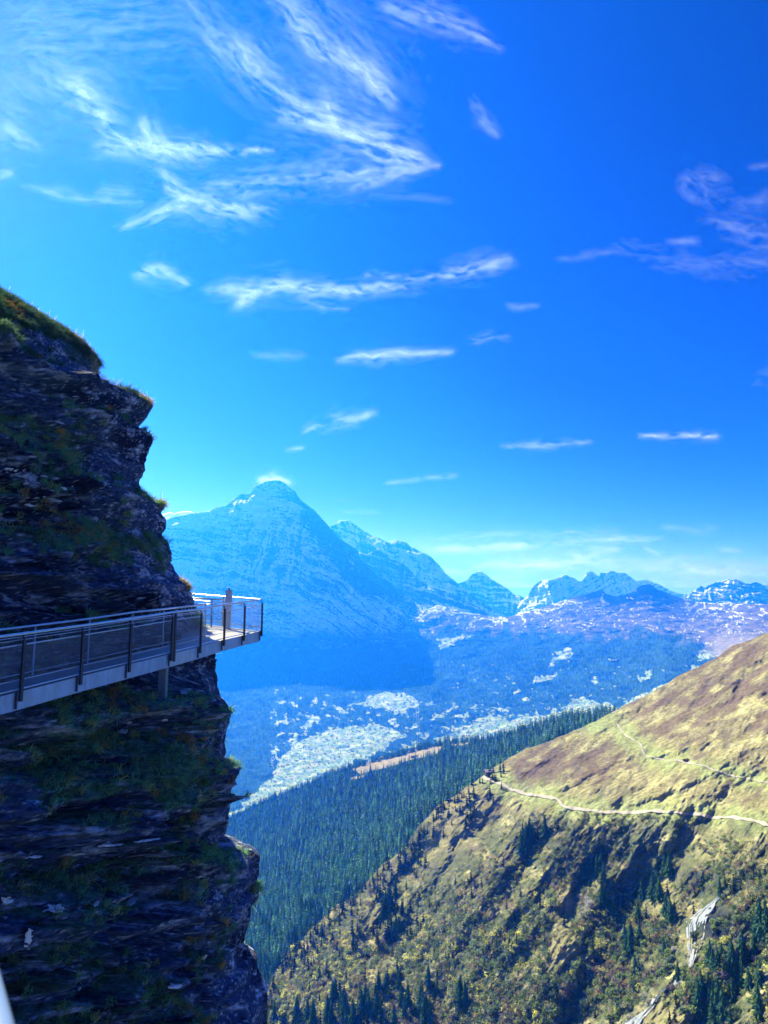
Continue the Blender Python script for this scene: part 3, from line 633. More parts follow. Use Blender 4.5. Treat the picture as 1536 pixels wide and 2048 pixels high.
# snow left lying on ledges
def snow_patch(px, py, wpx, hpx, label, seed, tilt=0.0, group=None):
    rr = np.random.RandomState(seed); nr, nc = 26, 40
    pts = []
    ok = []
    for i in range(nr):
        for j in range(nc):
            u, v = (j/(nc-1)-.5)*2, (i/(nr-1)-.5)*2
            X = px+u*wpx/2*math.cos(tilt)-v*hpx/2*math.sin(tilt); Yp = py+u*wpx/2*math.sin(tilt)+v*hpx/2*math.cos(tilt)
            p, n = hit_cliff(X, Yp)
            r = math.hypot(u, v)+.85*float(fbm(X*.075+seed, Yp*.15, seed, o=3))
            ok.append(r < .78 and p is not None); 
            if p is None: p = np.zeros(3)
            th = .05*math.sqrt(max(0, .8-r))+.015
            q = p*(1-(th+.12)/np.linalg.norm(p)) if p is not None and np.linalg.norm(p) > 0 else p
            pts.append(q+np.array([0, 0, .02]))
    ok = np.array(ok).reshape(nr, nc); fs = []
    P_ = np.array(pts).reshape(nr, nc, 3); idx = np.arange(nr*nc).reshape(nr, nc)
    for i in range(nr-1):
        for j in range(nc-1):
            if ok[i:i+2, j:j+2].all():
                q = P_[i:i+2, j:j+2].reshape(4, 3)
                if np.ptp(q[:, 1]) < 1.3: fs.append([idx[i, j], idx[i+1, j], idx[i+1, j+1], idx[i, j+1]])
    if not fs: return
    # keep the largest connected piece
    par = {}
    def find(a):
        while par.setdefault(a, a) != a: a = par[a]
        return a
    for f in fs:
        for b_ in f[1:]: par[find(int(b_))] = find(int(f[0]))
    roots = [find(int(f[0])) for f in fs]; best = max(set(roots), key=roots.count); fs = [f for f, q in zip(fs, roots) if q == best]
    fs = np.array(fs); used, inv = np.unique(fs, return_inverse=True); inv = inv.reshape(fs.shape); V = P_.reshape(-1, 3)[used]
    # thickness: a second layer pushed towards the rock
    c = V.mean(0); B = V*(1+.06/np.linalg.norm(V, axis=1))[:, None]; n0 = len(V)
    ed = {}
    for f in inv:
        for a, b in zip(f, np.roll(f, -1)): ed[(a, b)] = ed.get((a, b), 0)+1
    sides = [(b, a, a+n0, b+n0) for (a, b) in ed if (b, a) not in ed]
    allf = np.concatenate([inv, np.array(sides)]) if sides else inv
    me = mesh_np('snow_patch', np.concatenate([V, B])-c, allf, mat=M['snow']); o = link('snow_patch', me); o.location = c
    tag(o, label, 'snow', group or 'snow patches on the cliff')
SN = [(113,1818,56,26,'largest snow patch, wide and lumpy, on the lower cliff',0),(192,1810,20,14,'small tilted snow patch right of the largest one on the lower cliff',-.5),(260,1806,40,16,'slanting oblong snow patch on the lower cliff, tip pointing up right',-.45),
 (14,1802,30,20,'snow patch cut by the left photo edge on the lower cliff',0),(57,1878,20,56,'tall upright snow streak like an arrow on the lower left cliff',.12),(352,1973,38,16,'snow patch low on the cliff near its right edge',-.1),
 (220,1692,66,8,'left half of the long thin snow line on a mid cliff ledge',-.1),(295,1682,66,7,'right half of the long thin snow line on a mid cliff ledge',-.12),(155,1711,36,6,'short thin snow line left of the long one',-.15),(66,1715,42,10,'thin snow patch on the ledge at the left, level with the long snow line',-.1),
 (372,1383,36,15,'snow patch beside the foot of the walkway column',.05),(248,1464,34,13,'snow patch among the grass tufts under the walkway',-.05),(258,1447,16,6,'tiny snow fleck just above the snow patch among the grass tufts',0),(331,1441,16,6,'small snow fleck under the walkway column on the dark rock',-.1),(45,1490,26,6,'thin snow streak in the grass under the left end of the walkway',-.1),(235,1618,15,6,'small snow fleck above the long thin snow line',-.3),
 (342,1493,9,5,'smallest snow fleck on the dark rock right of the orange grass',.2),(62,1012,34,9,'upper snow streak left on the high grassy ledge above the walkway',.0),(105,1000,42,8,'curved snow streak on the high ledge above the walkway',.2),(128,978,18,6,'short snow fleck above the curved snow streak',.4),(22,880,20,6,'highest snow fleck at the left edge of the cliff',.3),(90,954,24,5,'thin snow streak below the highest fleck',.2),
 (22,940,36,10,'broken snow band at the left photo edge high on the cliff',.1),(408,1917,18,10,'snow fleck right of centre low on the cliff',-.5)]
for i, (a, b, c_, d_, lb, tl) in enumerate(SN): snow_patch(a, b, c_, d_, lb, 11+i, tl)

# ------------------------------------------------------------------ cantilevered walkway
ww = empty('cliff_walkway', (-6.6, 22, -1.6)); tag(ww, 'galvanised steel walkway with mesh railings bolted along the dark cliff', 'walkway')
bpy.context.view_layer.update(); WO = np.array(ww.location)
POSTS = [(16.0-2.2*3, None, None), (16.0-2.2*2, None, None), (16.0-2.2, None, None), (16.0, 45, 1267.5), (18.2, 163, 1251.5), (20.2, 259.5, 1238), (22.1, 343, 1225), (24.3, 400, 1218.5), (25.9, 447, 1209.5), (27.5, 487, 1204.5), (29.0, 522, 1199)]
rp = []
for Yp, a, b in POSTS:
    if a is None: rp.append(np.array([-8.1+.2*(Yp-16), Yp, -.575+.062*(Yp-16)]))
    else: rp.append(PT(a, b, Yp))
rp = np.array(rp)                               # handrail, outer side
c1 = rp[-1]; far = PT(380, 1187.5, 32.4); far2 = far+(far-c1)*2.2
dirs = np.gradient(rp, axis=0); lft = np.stack([-dirs[:, 1], dirs[:, 0], 0*dirs[:, 0]], 1); lft /= np.linalg.norm(lft, axis=1)[:, None]
inner = rp+lft*1.32
inner[-3] = PT(412, 1208.5, 26.7); inner = inner[:-2]      # inner rail stops at the turn of the walkway
inner_far = PT(384, 1196, 30.9); inner_end = PT(452, 1199.5, 29.9)
def part(mb, name, mat, smooth=False, parent=None):
    o = mb.build(name, mat, parent or ww, smooth); 
    me = o.data; v = np.empty(len(me.vertices)*3, np.float32); me.vertices.foreach_get('co', v); v = v.reshape(-1, 3)-WO; me.vertices.foreach_set('co', v.ravel()); me.update(); return o
def down(p, h): return np.array([p[0], p[1], p[2]-h])
RH, BH = 1.24, .37                                         # rail height over the deck edge, beam depth
m = MB(); m.tube(list(rp)+[far, far2], .036, 10); part(m, 'handrail', M['rail'], True)
m = MB(); m.tube(list(inner), .033, 10); part(m, 'handrail', M['rail'], True)
m = MB(); m.tube([far2+np.array([.6, -1.2, 0]), inner_far, inner_end], .03, 8); part(m, 'handrail', M['rail'], True)
def rails(pts, hs, rad, name='rail_wire'):
    for h, r in zip(hs, rad):
        m = MB(); m.tube([down(p, h) for p in pts], r, 6); part(m, name, M['rail'], True)
rails(list(rp), (.13, .24, 1.0, 1.2), (.008, .017, .010, .02), 'rail_bar')
rails([c1, far, far2], (.14, .26, 1.12), (.012, .02, .02), 'rail_bar')
rails(list(inner), (.14, .24, 1.15), (.008, .015, .015), 'rail_bar')
rails([inner_far, inner_end], (.1, .22), (.014, .014), 'rail_bar')
def mesh_panel(a, b, h0, h1, pitch=.078, wr=.0030):
    """woven diamond wire infill between two posts"""
    a, b = np.array(a), np.array(b); Lh = np.linalg.norm(b-a); H = h1-h0; m = MB(); nd = int((Lh+H)/pitch); out = np.cross(b-a, (0, 0, 1)); out /= np.linalg.norm(out)
    def at(u, v): return a+(b-a)*(u/Lh)+np.array([0, 0, -h0-v])
    for k in range(1, nd):
        q = k*pitch
        for sgn in (1, -1):
            u0, v0 = (q, 0) if q <= Lh else (Lh, q-Lh); u1, v1 = (q-H, H) if q >= H else (0, q)
            if sgn < 0: u0, u1 = Lh-u0, Lh-u1
            p0, p1 = at(u0, v0), at(u1, v1)
            if np.linalg.norm(p1-p0) > .03: m.bar(p0+out*.003*sgn, p1+out*.003*sgn, wr, wr, up=out)
    part(m, 'mesh_panel', M['wire'])
for i in range(len(rp)-1): mesh_panel(rp[i], rp[i+1], .25, 1.17)
mesh_panel(c1, (c1+far)/2, .27, 1.12); mesh_panel((c1+far)/2, far, .27, 1.12); mesh_panel(inner_end, inner_far, .25, 1.1)
for i in range(len(inner)-1): mesh_panel(inner[i], inner[i+1], .25, 1.12, pitch=.09)
# posts: flat steel bars, bent top, overlapping the beam
outw = -lft
for i, p in enumerate(rp):
    t = p+np.array([0, 0, -.03]); o_ = outw[i]*.05; dd = dirs[i]/np.linalg.norm(dirs[i])
    m = MB()
    q0 = t+o_*.3; q1 = down(t, .12)+o_*1.3; q2 = down(t, 1.43)+o_*1.3
    m.bar(q0, q1, .05, .014, up=outw[i]); m.bar(q1-np.array([0, 0, -.01]), q2, .085 if i != 6 else .10, .05, up=outw[i])
    po = part(m, 'post', M['post'])
    m = MB(); b0 = down(p, 1.24)+outw[i]*.035-dd*.10; m.bar(b0, down(b0, .37), .045, .03, up=outw[i]); part(m, 'bracket', M['post'], parent=po)
m = MB(); q = rp[6]+dirs[6]/np.linalg.norm(dirs[6])*.16+outw[6]*.06; m.bar(down(q, .04), down(q, 1.5), .085, .05, up=outw[6]); part(m, 'post', M['post'])
for i, p in enumerate(inner): 
    m = MB(); m.bar(down(p, .02), down(p, 1.35), .045, .03, up=lft[i]); part(m, 'post', M['steel'])
for p in ((c1+far)/2, far, inner_far, inner_end, inner_end*.6+inner_far*.4):
    m = MB(); m.bar(down(p, .02), down(p, 1.4), .06, .04, up=(0, 1, 0)); part(m, 'post', M['steel'])
# edge beams (channel section with flanges)
m = MB()
for i in range(len(rp)-1):
    a, b = down(rp[i], 1.27+BH/2), down(rp[i+1], 1.27+BH/2); e = (b-a)*.0
    m.bar(a, b+e, .012, BH, up=(0, 0, 1))
    for zz in (BH/2, -BH/2): m.bar(a+np.array([0, 0, zz])-outw[i]*.045, b+np.array([0, 0, zz])-outw[i+1]*.045, .11, .014)
part(m, 'edge_beam', M['steel'])
m = MB(); g0, g1 = down(c1, 1.27+.11), down(far2, 1.27+.11); m.bar(g0, g1, .05, .22); part(m, 'edge_beam', M['steel'])
m = MB(); g0 = down(rp[-2], 1.66)+lft[-2]*.1; g1 = down(c1, 1.60)+lft[-1]*.1; m.tube([g0+lft[-2]*.6, g1+np.array([-.02, 0, 0])], .10, 10); part(m, 'cross_beam', M['steel'])
m = MB()
for i in range(len(inner)-1): m.bar(down(inner[i], 1.42), down(inner[i+1], 1.42), .08, .2)
part(m, 'edge_beam', M['post'])
# deck grating
DV, DF = [], []
outer_d = [down(p, 1.255) for p in rp]; inner_d = [down(p, 1.255) for p in rp+lft*1.36]
inner_d[-1] = down(far2*.35+far*.65, 1.255); inner_d[-2] = down(PT(372, 1200, 29.2), 1.25); inner_d[-3] = down(inner_d[-3]*1.0+np.array([-.35, .2, 0]), 0)
vv = outer_d+inner_d; k = len(rp)
m = MB()
for i in range(k-1):
    q = [vv[i], vv[i+1], vv[k+i+1], vv[k+i]]; m.add([p+np.array([0, 0, -.002]) for p in q]+[down(p, .05) for p in q], [(0, 1, 2, 3), (7, 6, 5, 4), (0, 4, 5, 1), (1, 5, 6, 2), (2, 6, 7, 3), (3, 7, 4, 0)])
q = [vv[k-1], down(far, 1.257), vv[2*k-1]]; m.add([down(p, .002) for p in q]+[down(p, .05) for p in q], [(0, 1, 2), (5, 4, 3), (0, 3, 4, 1), (1, 4, 5, 2), (2, 5, 3, 0)])
part(m, 'deck', M['grate'])
# cross bearers into the rock
for i in range(0, len(rp)-1):
    m = MB(); m.bar(down(rp[i], 1.5)-outw[i]*.06, down(rp[i], 1.5)+lft[i]*2.6, .1, .2); part(m, 'bearer', M['post'])
pc = PT(335, 1326, 22.1)+lft[6]*.12
m = MB(); m.bar(pc, pc+np.array([0, 0, -1.35]), .27, .22, up=(1, 0, 0)); pcol = part(m, 'column', material('painted grey steel', (.19, .24, .25), nscale=4, rough=.6))
m = MB(); m.bar(pc+np.array([0, 0, .25]), pc+np.array([0, 0, .02]), .36, .26, up=(1, 0, 0)); m.bar(pc+np.array([0, 0, .02]), pc+np.array([0, 0, -.03]), .40, .32, up=(1, 0, 0)); part(m, 'column_head', M['steel'], parent=pcol)
# narrow board standing on the lookout
bp_ = PT(455, 1290, 29.6); bt = PT(455, 1180, 29.6)
ib = empty('info_column', tuple(bp_)); tag(ib, 'narrow grey upright board standing on the lookout corner of the walkway, small dark fitting on top', 'sign board')
Hb = bt[2]-bp_[2]
m = MB(); m.bar((0, 0, 0), (0, 0, Hb*.62), .20, .06, up=(0, 1, 0)); m.build('column', material('pale steel', (.6, .66, .72), nscale=5), ib)
m = MB(); m.bar((0, 0, Hb*.62), (0, 0, Hb), .26, .08, up=(0, 1, 0)); m.build('board', material('grey board', (.66, .72, .78), nscale=6), ib)
m = MB(); m.tube([(0, 0, Hb), (0, 0, Hb+.07)], [.03, .02], 8); m.tube([(-.05, 0, Hb+.07), (.06, 0, Hb+.09)], [.02, .016], 8); m.build('cap_fitting', M['post'], ib)

# handrail beside the camera
hr = empty('handrail', (-.39, .84, -.47)); tag(hr, 'out of focus white steel handrail tube close to the camera in the bottom left corner', 'handrail')
dv = np.array([-math.sin(R(34)), math.cos(R(34)), 0])
m = MB(); m.tube([dv*t+np.array([-.034, 0, 0]) for t in (-1.2, 0, .6, 1.4, 2.4)], .024, 20); m.build('tube', material('white painted steel', (.20, .30, .44), nscale=8, var=(.96, 1.04), rough=.35, spec=.5), hr, True)
for t in (-1.1, 1.5):
    p = dv*t+np.array([-.034, 0, 0]); m = MB(); m.bar(p, p-np.array([0, 0, 1.1]), .05, .02, up=dv); m.build('post', M['post'], hr)

# ------------------------------------------------------------------ trees
def spruce_mesh(tiers, pts_, rng, h=1.0, r=.15):
    """crown of drooping jagged tiers, unit height"""
    V, T_ = [], []
    for i in range(tiers):
        f = i/(tiers-1); zt = .10+.90*f; z0 = zt-.02-.05*(1-f); rad = r*(1-f)**.8*(.8+.4*rng.rand())+.008; base = len(V); V.append((rng.normal()*.004, rng.normal()*.004, min(zt+.09*(1-f*.5), 1.0)))
        ph = rng.rand()*6.28
        for j in range(pts_*2):
            a = ph+j*math.pi/pts_; rr = rad*((.75+.5*rng.rand()) if j % 2 == 0 else (.42+.2*rng.rand())); V.append((math.cos(a)*rr, math.sin(a)*rr, z0-(.035*rng.rand() if j % 2 == 0 else -.01)))
        for j in range(pts_*2): T_.append((base, base+1+j, base+1+(j+1) % (pts_*2)))
    return np.array(V), np.array(T_)
rt = np.random.RandomState(21)
SPR_LO = [spruce_mesh(7, 3, rt, r=.19) for _ in range(5)]
SPR_HI = [spruce_mesh(16, 7, rt, r=.235) for _ in range(5)]
def crown_mesh(n, rng, sq=.8):
    """clumps of leaf sized faces through an uneven crown, unit radius"""
    cl = rng.normal(size=(9, 3)); cl /= np.linalg.norm(cl, axis=1)[:, None]; cl *= (.35+.35*rng.rand(9, 1)); cl[:, 2] = np.abs(cl[:, 2])*.9+.15
    k = rng.randint(0, 9, n); d = rng.normal(size=(n, 3)); d /= np.linalg.norm(d, axis=1)[:, None]
    c = cl[k]+d*(.42*(.55+.45*rng.rand(n, 1))); c[:, 2] *= sq
    a = rng.normal(size=(n, 3)); a /= np.linalg.norm(a, axis=1)[:, None]; nrm = d+rng.normal(size=(n, 3))*.5; u = np.cross(nrm, a); u /= np.linalg.norm(u, axis=1)[:, None]; v = np.cross(nrm, u); v /= np.linalg.norm(v, axis=1)[:, None]
    sz = (.10+.10*rng.rand(n, 1))
    V = np.stack([c-u*sz, c+v*sz*.8, c+u*sz, c-v*sz*.8], 1).reshape(-1, 3)
    return V, np.arange(4*n).reshape(-1, 4)
BUSH_LO = [crown_mesh(46, rt) for _ in range(5)]
BUSH_HI = [crown_mesh(210, rt) for _ in range(5)]
def merge(name, label, cat, protos, P, sx, sz, col, mat, rng):
    Vs, Fs, Cs, off = [], [], [], 0
    which = rng.randint(0, len(protos), len(P))
    for w_, (V, T_) in enumerate(protos):
        ix = np.where(which == w_)[0]
        if not len(ix): continue
        a = rng.rand(len(ix))*6.28; ca, sa = np.cos(a)[:, None], np.sin(a)[:, None]
        X = (V[None, :, 0]*ca-V[None, :, 1]*sa)*sx[ix][:, None]; Yv = (V[None, :, 0]*sa+V[None, :, 1]*ca)*sx[ix][:, None]; Zv = V[None, :, 2]*sz[ix][:, None]
        Vs.append((np.stack([X, Yv, Zv], -1)+P[ix][:, None]).reshape(-1, 3)); Fs.append((T_[None]+(np.arange(len(ix))*len(V))[:, None, None]+off).reshape(-1, T_.shape[1])); off += len(ix)*len(V)
        Cs.append(np.repeat(col[ix], len(V), 0))
    o = link(name, mesh_np(name, np.concatenate(Vs), np.concatenate(Fs), np.concatenate(Cs), smooth=False, mat=mat)); tag(o, label, cat, kind='stuff'); return o
# spruces: every one as (position, height, colour, kind of place)
spr = []   # (P, h, col, place)
def inclear(px, py):
    r = np.zeros(np.shape(px), bool)
    for pl in CLEAR: r |= inpoly(px, py, pl)
    return r
n = 31000; px = 230+rt.rand(n)*1045; py = 1420+rt.rand(n)*640
top = poly(spur_crest, px); edge_ = poly(hill_crest, px)
ok = (py > top+1) & (py < edge_+16) & ~inclear(px, py) & ~inclear(px, py+6)
px, py = px[ok], py[ok]; P = on_spur(px, py); h = (19+11*rt.rand(len(P)))*lerp(1, .85, sst(1200, 2400, P[:, 1]))*(.8+.35*(fbm(px*.02, py*.02, 3, o=3)+.5))
for i in range(len(P)): spr.append((P[i], h[i], tuple((.35+1.25*rt.rand())*np.array((.12+.05*rt.rand(), .29, .145))), 'forest'))
# second row of trees along the crest line, behind the clearing
xs = 240+rt.rand(900)*990; P = on_spur(xs, poly(spur_crest, xs)+1+rt.rand(900)*5)
for i in range(900): spr.append((P[i], 17+11*rt.rand(), (.07, .20, .11), 'forest'))
ORD = 'first second third fourth fifth sixth seventh eighth ninth tenth eleventh twelfth thirteenth fourteenth fifteenth sixteenth seventeenth eighteenth nineteenth twentieth'.split()
def where_on_hill(x, y):
    if x < 640: return 'at the foot of the slope beside the cliff'
    if x < 760: return 'on the lowest left slope' if y > 1950 else 'on the slope edge against the forest'
    if x < 900: return 'along the left gully' if y < 1900 else 'at the bottom left of the hillside'
    if x < 1030: return 'under the bare brown ribs' if y < 1850 else 'in the scrub at the bottom middle'
    if x < 1150: return 'under the start of the gravel path' if y < 1760 else ('left of the grey rock slab' if y < 1920 else 'in the scrub below the grey slab')
    if x < 1260: return 'under the middle of the gravel path' if y < 1780 else ('at the left rim of the dark ravine' if y < 1930 else 'left of the stream mouth')
    if x < 1370: return 'inside the upper ravine' if y < 1800 else 'between the dark ravine and the waterfall'
    if x < 1460: return 'above the waterfall' if y < 1800 else 'close to the waterfall and stream'
    return 'at the right photo edge above the waterfall' if y < 1800 else 'at the right photo edge below the waterfall'
def scatter(n, box, hpx, place, slope=0):
    for _ in range(n):
        x = box[0]+(box[2]-box[0])*rt.rand(); y = box[1]+(box[3]-box[1])*rt.rand()+slope*(x-box[0])
        if place == 'edge': y = np.interp(x, hx, htop)+3+abs(rt.normal())*34
        if y < np.interp(x, hx, htop)+3 or y > 2070: continue
        p = on_hill(x, y)[0]; hh = (hpx[0]+(hpx[1]-hpx[0])*rt.rand())/F*p[1]; spr.append((p, hh, (.028*(.7+.6*rt.rand()), .052*(.7+.6*rt.rand()), .026), place))
for n_, box, hp, pl, slp in ((16,(1036,1690,1098,1712),(28,50),'brow',-.55),(4,(1108,1650,1124,1668),(16,30),'slope',0),(5,(1160,1735,1206,1765),(30,50),'slope',-.2),(9,(1196,1800,1240,1860),(24,48),'slope',0),
    (9,(1298,1745,1346,1800),(30,50),'slope',0),(5,(1330,1830,1350,1850),(26,46),'slope',0),(8,(1245,1880,1280,1910),(26,44),'slope',0),(4,(1460,1960,1500,1985),(50,66),'fall',0),(4,(1445,1925,1470,1945),(40,60),'fall',0),
    (10,(1395,2020,1450,2060),(44,66),'fall',0),(3,(1336,2040,1354,2060),(26,34),'slope',0),(9,(1440,1770,1492,1796),(20,38),'slope',-.2),(8,(1485,1745,1536,1770),(16,26),'slope',0),(4,(1520,1870,1545,1890),(60,80),'fall',0),
    (26,(640,2020,770,2066),(34,52),'lower',0),(14,(545,2035,640,2066),(26,44),'lower',0),(30,(760,1880,800,1790),(24,40),'gully',0),(26,(700,1860,850,1920),(22,34),'gully',-.35),(10,(800,1700,860,1760),(16,30),'gully',0),
    (22,(520,1900,700,2010),(16,28),'lower',0),(4,(905,1990,930,2030),(34,44),'slope',0),(5,(840,2010,860,2055),(40,52),'slope',0),(40,(760,1740,1000,1990),(12,26),'slope',0),(30,(1000,1720,1200,2040),(14,26),'slope',0),
    (30,(1412,1905,1540,2066),(34,58),'fall',0),(24,(640,1960,860,2066),(28,46),'lower',0),(190,(500,1600,1010,1640),(13,27),'edge',0),(24,(1180,1700,1400,1990),(22,40),'slope',0),
    (3,(918,1600,926,1606),(6,8),'slope',0),(14,(860,1612,900,1640),(10,18),'slope',0),(20,(800,1660,850,1700),(14,24),'gully',0)): scatter(n_, box, hp, pl, slp)
for x, y, hh in ((1404,2002,58),(1422,1936,52),(1352,2010,26),(848,2052,58),(1260,1912,40),(1475,1975,64),(1320,1800,46),(1208,1765,40)):
    p = on_hill(x, y)[0]; spr.append((p, hh/F*p[1], (.026, .046, .026), 'fall' if x > 1360 else 'slope'))
PX_, H_ = np.array([q[0] for q in spr]), np.array([q[1] for q in spr])
size = H_/PX_[:, 1]; 
order = np.argsort(-size); qx, qy = PIX(PX_); vis = (qx > 440) & (qx < 1545) & (qy < 2062)
idx = [i for i in order if vis[i]][:300]; iset = set(idx); rest = np.array([i for i in range(len(spr)) if i not in iset])
colA = np.array([q[2] for q in spr])
merge('spruce_forest', 'dense dark blue green spruce forest covering the spur below the sunny hillside', 'forest', SPR_LO, PX_[rest], H_[rest], H_[rest], colA[rest], M['needles'], rt)
hi = []
for V, T_ in SPR_HI:
    me = mesh_np('crown', V, T_, np.zeros((len(V), 3))+np.array((.07, .17, .08)), smooth=False, mat=M['needles'])
    m = MB(); m.tube([(0, 0, -.04), (0, 0, .14), (0, 0, .9)], [.016, .013, .003], 6); tr = m.build('trunk', M['bark']); tm = tr.data; bpy.data.objects.remove(tr); hi.append((me, tm))
LBL = {'forest': ('dark spruce at the near edge of the forest on the spur', 'spruces along the near edge of the forest'), 'brow': ('spruce in the dark slanting clump just below the gravel path', 'spruces of the clump below the gravel path'),
 'slope': ('spruce standing among bushes on the sunny lower hillside', 'spruces scattered over the lower hillside'), 'fall': ('tall spruce by the waterfall in the lower right corner', 'spruces by the waterfall'),
 'lower': ('spruce at the foot of the hillside beside the cliff', 'spruces at the foot of the hillside'), 'gully': ('spruce in the gully between the hillside and the forest', 'spruces in the left gully')}
def clone(kind, parts, loc, sx, sz, rot):
    e = empty(kind, tuple(loc)); e.scale = (sx, sx, sz); e.rotation_euler = (0, 0, rot)
    for nm, me in parts: link(nm, me, e)
    return e
cells = {}
for i in idx:
    pl = spr[i][3]; wh = None if pl == 'forest' else ('in the slanting clump under the gravel path' if pl == 'brow' else where_on_hill(qx[i], qy[i]))
    cells.setdefault(wh, []).append(i)
for wh, ids in cells.items():
    ids.sort(key=lambda k: qx[k])
    for k, i in enumerate(ids):
        p, h = spr[i][:2]; a, b = hi[rt.randint(len(hi))]
        e = clone('spruce_tree', (('crown', a), ('trunk', b)), p-np.array([0, 0, .4]), h*(.85+.3*rt.rand()), h, rt.rand()*6.28)
        if wh is None: tag(e, 'dark spruce at the near edge of the forest on the spur', 'tree', 'spruces along the near edge of the forest')
        elif k < 20: tag(e, f'{ORD[k]} dark spruce from the left {wh}', 'tree', 'spruces on the sunny hillside')
        else: tag(e, f'{"twenty-" if k < 40 else "forty-"}{ORD[(k-20)%20]} dark spruce from the left {wh}', 'tree', 'spruces on the sunny hillside')

# broadleaf bushes and small trees over the lower hillside
BR = [(480,2040),(520,1985),(560,1925),(600,1880),(640,1835),(700,1792),(750,1745),(800,1702),(835,1660),(870,1624),(905,1600),(935,1606),(880,1700),(840,1790),(900,1750),(960,1680),(1000,1650),(1060,1628),(1125,1622),(1300,1632),(1390,1640),(1330,1720),(1440,1660),(1536,1700),(1600,1760),(1600,2070),(520,2070)]
BARE = [[(1120,1790),(1150,1760),(1162,1790),(1140,1860),(1110,1860)],[(1290,1830),(1330,1740),(1400,1690),(1420,1720),(1360,1800),(1330,1840)],[(1380,1790),(1450,1775),(1400,1940),(1300,2048),(1230,2048),(1340,1950)],[(1300,2050),(1350,1990),(1400,2010),(1400,2060)],
        [(1110,1880),(1180,1860),(1180,1930),(1120,1960),(1090,1930)],[(1420,1870),(1480,1840),(1530,1860),(1500,1900),(1440,1900)],[(1240,1640),(1360,1640),(1320,1700),(1260,1680)],[(700,1850),(780,1790),(800,1810),(730,1870)],[(1450,2000),(1536,1960),(1536,2060),(1450,2060)]]
n = 26000; px = 490+rt.rand(n)*1075; py = 1610+rt.rand(n)*460
ok = inpoly(px, py, BR)
for b in BARE: ok &= ~(inpoly(px, py, b) & (rt.rand(n) > .12))
dens = fbm(px*.012, py*.014, 61, o=4, g=.6)
ok &= rt.rand(n) < np.maximum(sst(-.35, .12, dens+.05)*.9, .85*sst(900, 760, px))
upper = py < 1700; ok &= ~(upper & (px > 880) & (px < 1040) & (rt.rand(n) > .3))
px, py = px[ok], py[ok]; P = on_hill(px, py); nb_ = len(P)
rad = (1.3+3.3*rt.rand(nb_)**2.4)*(.75+.5*sst(1700, 1900, py))*sst(.1, 1, .55+dens[ok]+.4)
yel = fbm(px*.01, py*.012, 81, o=4)
PAL = np.array([(.085, .125, .055), (.15, .21, .07), (.11, .17, .09), (.42, .43, .12), (.22, .18, .10), (.16, .135, .11), (.25, .26, .14)])
wts = np.stack([np.full(nb_, .28), np.full(nb_, .26), np.full(nb_, .16), .05+.5*sst(.1, .35, yel)+.35*np.exp(-((px-620)/120)**2), .08+.35*sst(.05, .3, -yel)*(px < 1250), .06+.3*sst(.05, .3, -yel), np.full(nb_, .12)], 1)
wts /= wts.sum(1)[:, None]; pc_ = (wts.cumsum(1) < rt.rand(nb_)[:, None]).sum(1).clip(0, 6)
PAL = PAL*1.3
colB = PAL[pc_]*(.7+.6*rt.rand(nb_, 1))
order = np.argsort(-rad/P[:, 1]); inv_ = (px > 525) & (px < 1536) & (py < 2052); big = [i for i in order if inv_[i]][:290]; bs = set(big); rest = np.array([i for i in range(nb_) if i not in bs])
merge('shrub_cover', 'loose cover of green, olive and rusty shrubs over the lower hillside', 'shrubs', BUSH_LO, P[rest], rad[rest], rad[rest]*1.05, colB[rest], M['leaves'], rt)
var = {}
for kx in range(7):
    V, T_ = BUSH_HI[kx % 5]; var[kx] = mesh_np('crown', V, T_, np.zeros((len(V), 3))+PAL[kx], smooth=False, mat=M['leaves'])
m = MB(); m.tube([(0, 0, -.4), (.02, 0, .3), (0, .03, .8)], [.07, .05, .02], 6); m.tube([(.02, 0, .2), (.3, .1, .7)], [.03, .012], 5); m.tube([(.0, 0, .25), (-.28, -.12, .65)], [.03, .012], 5); tr = m.build('trunk', M['bark']); btm = tr.data; bpy.data.objects.remove(tr)
NM = ['dark green', 'mid green', 'grey green', 'yellow', 'rusty brown', 'purple brown', 'pale olive']
cells = {}
for i in big: cells.setdefault((int(pc_[i]), where_on_hill(px[i], py[i])), []).append(i)
for (kx, wh), ids in cells.items():
    ids.sort(key=lambda k: px[k])
    for k, i in enumerate(ids):
        e = clone('broadleaf_tree', (('crown', var[kx]), ('trunk', btm)), P[i], rad[i], rad[i]*(.95+.3*rt.rand()), rt.rand()*6.28)
        o_ = (ORD[k]+' ' if k < 20 else f'twenty-{ORD[k-20]} ') if len(ids) > 1 else 'only large '
        tag(e, f'{o_}{NM[kx]} tree from the left {wh}' if len(ids) > 1 else f'{o_}{NM[kx]} broadleaf tree {wh}', 'tree', 'broadleaf trees on the lower hillside')

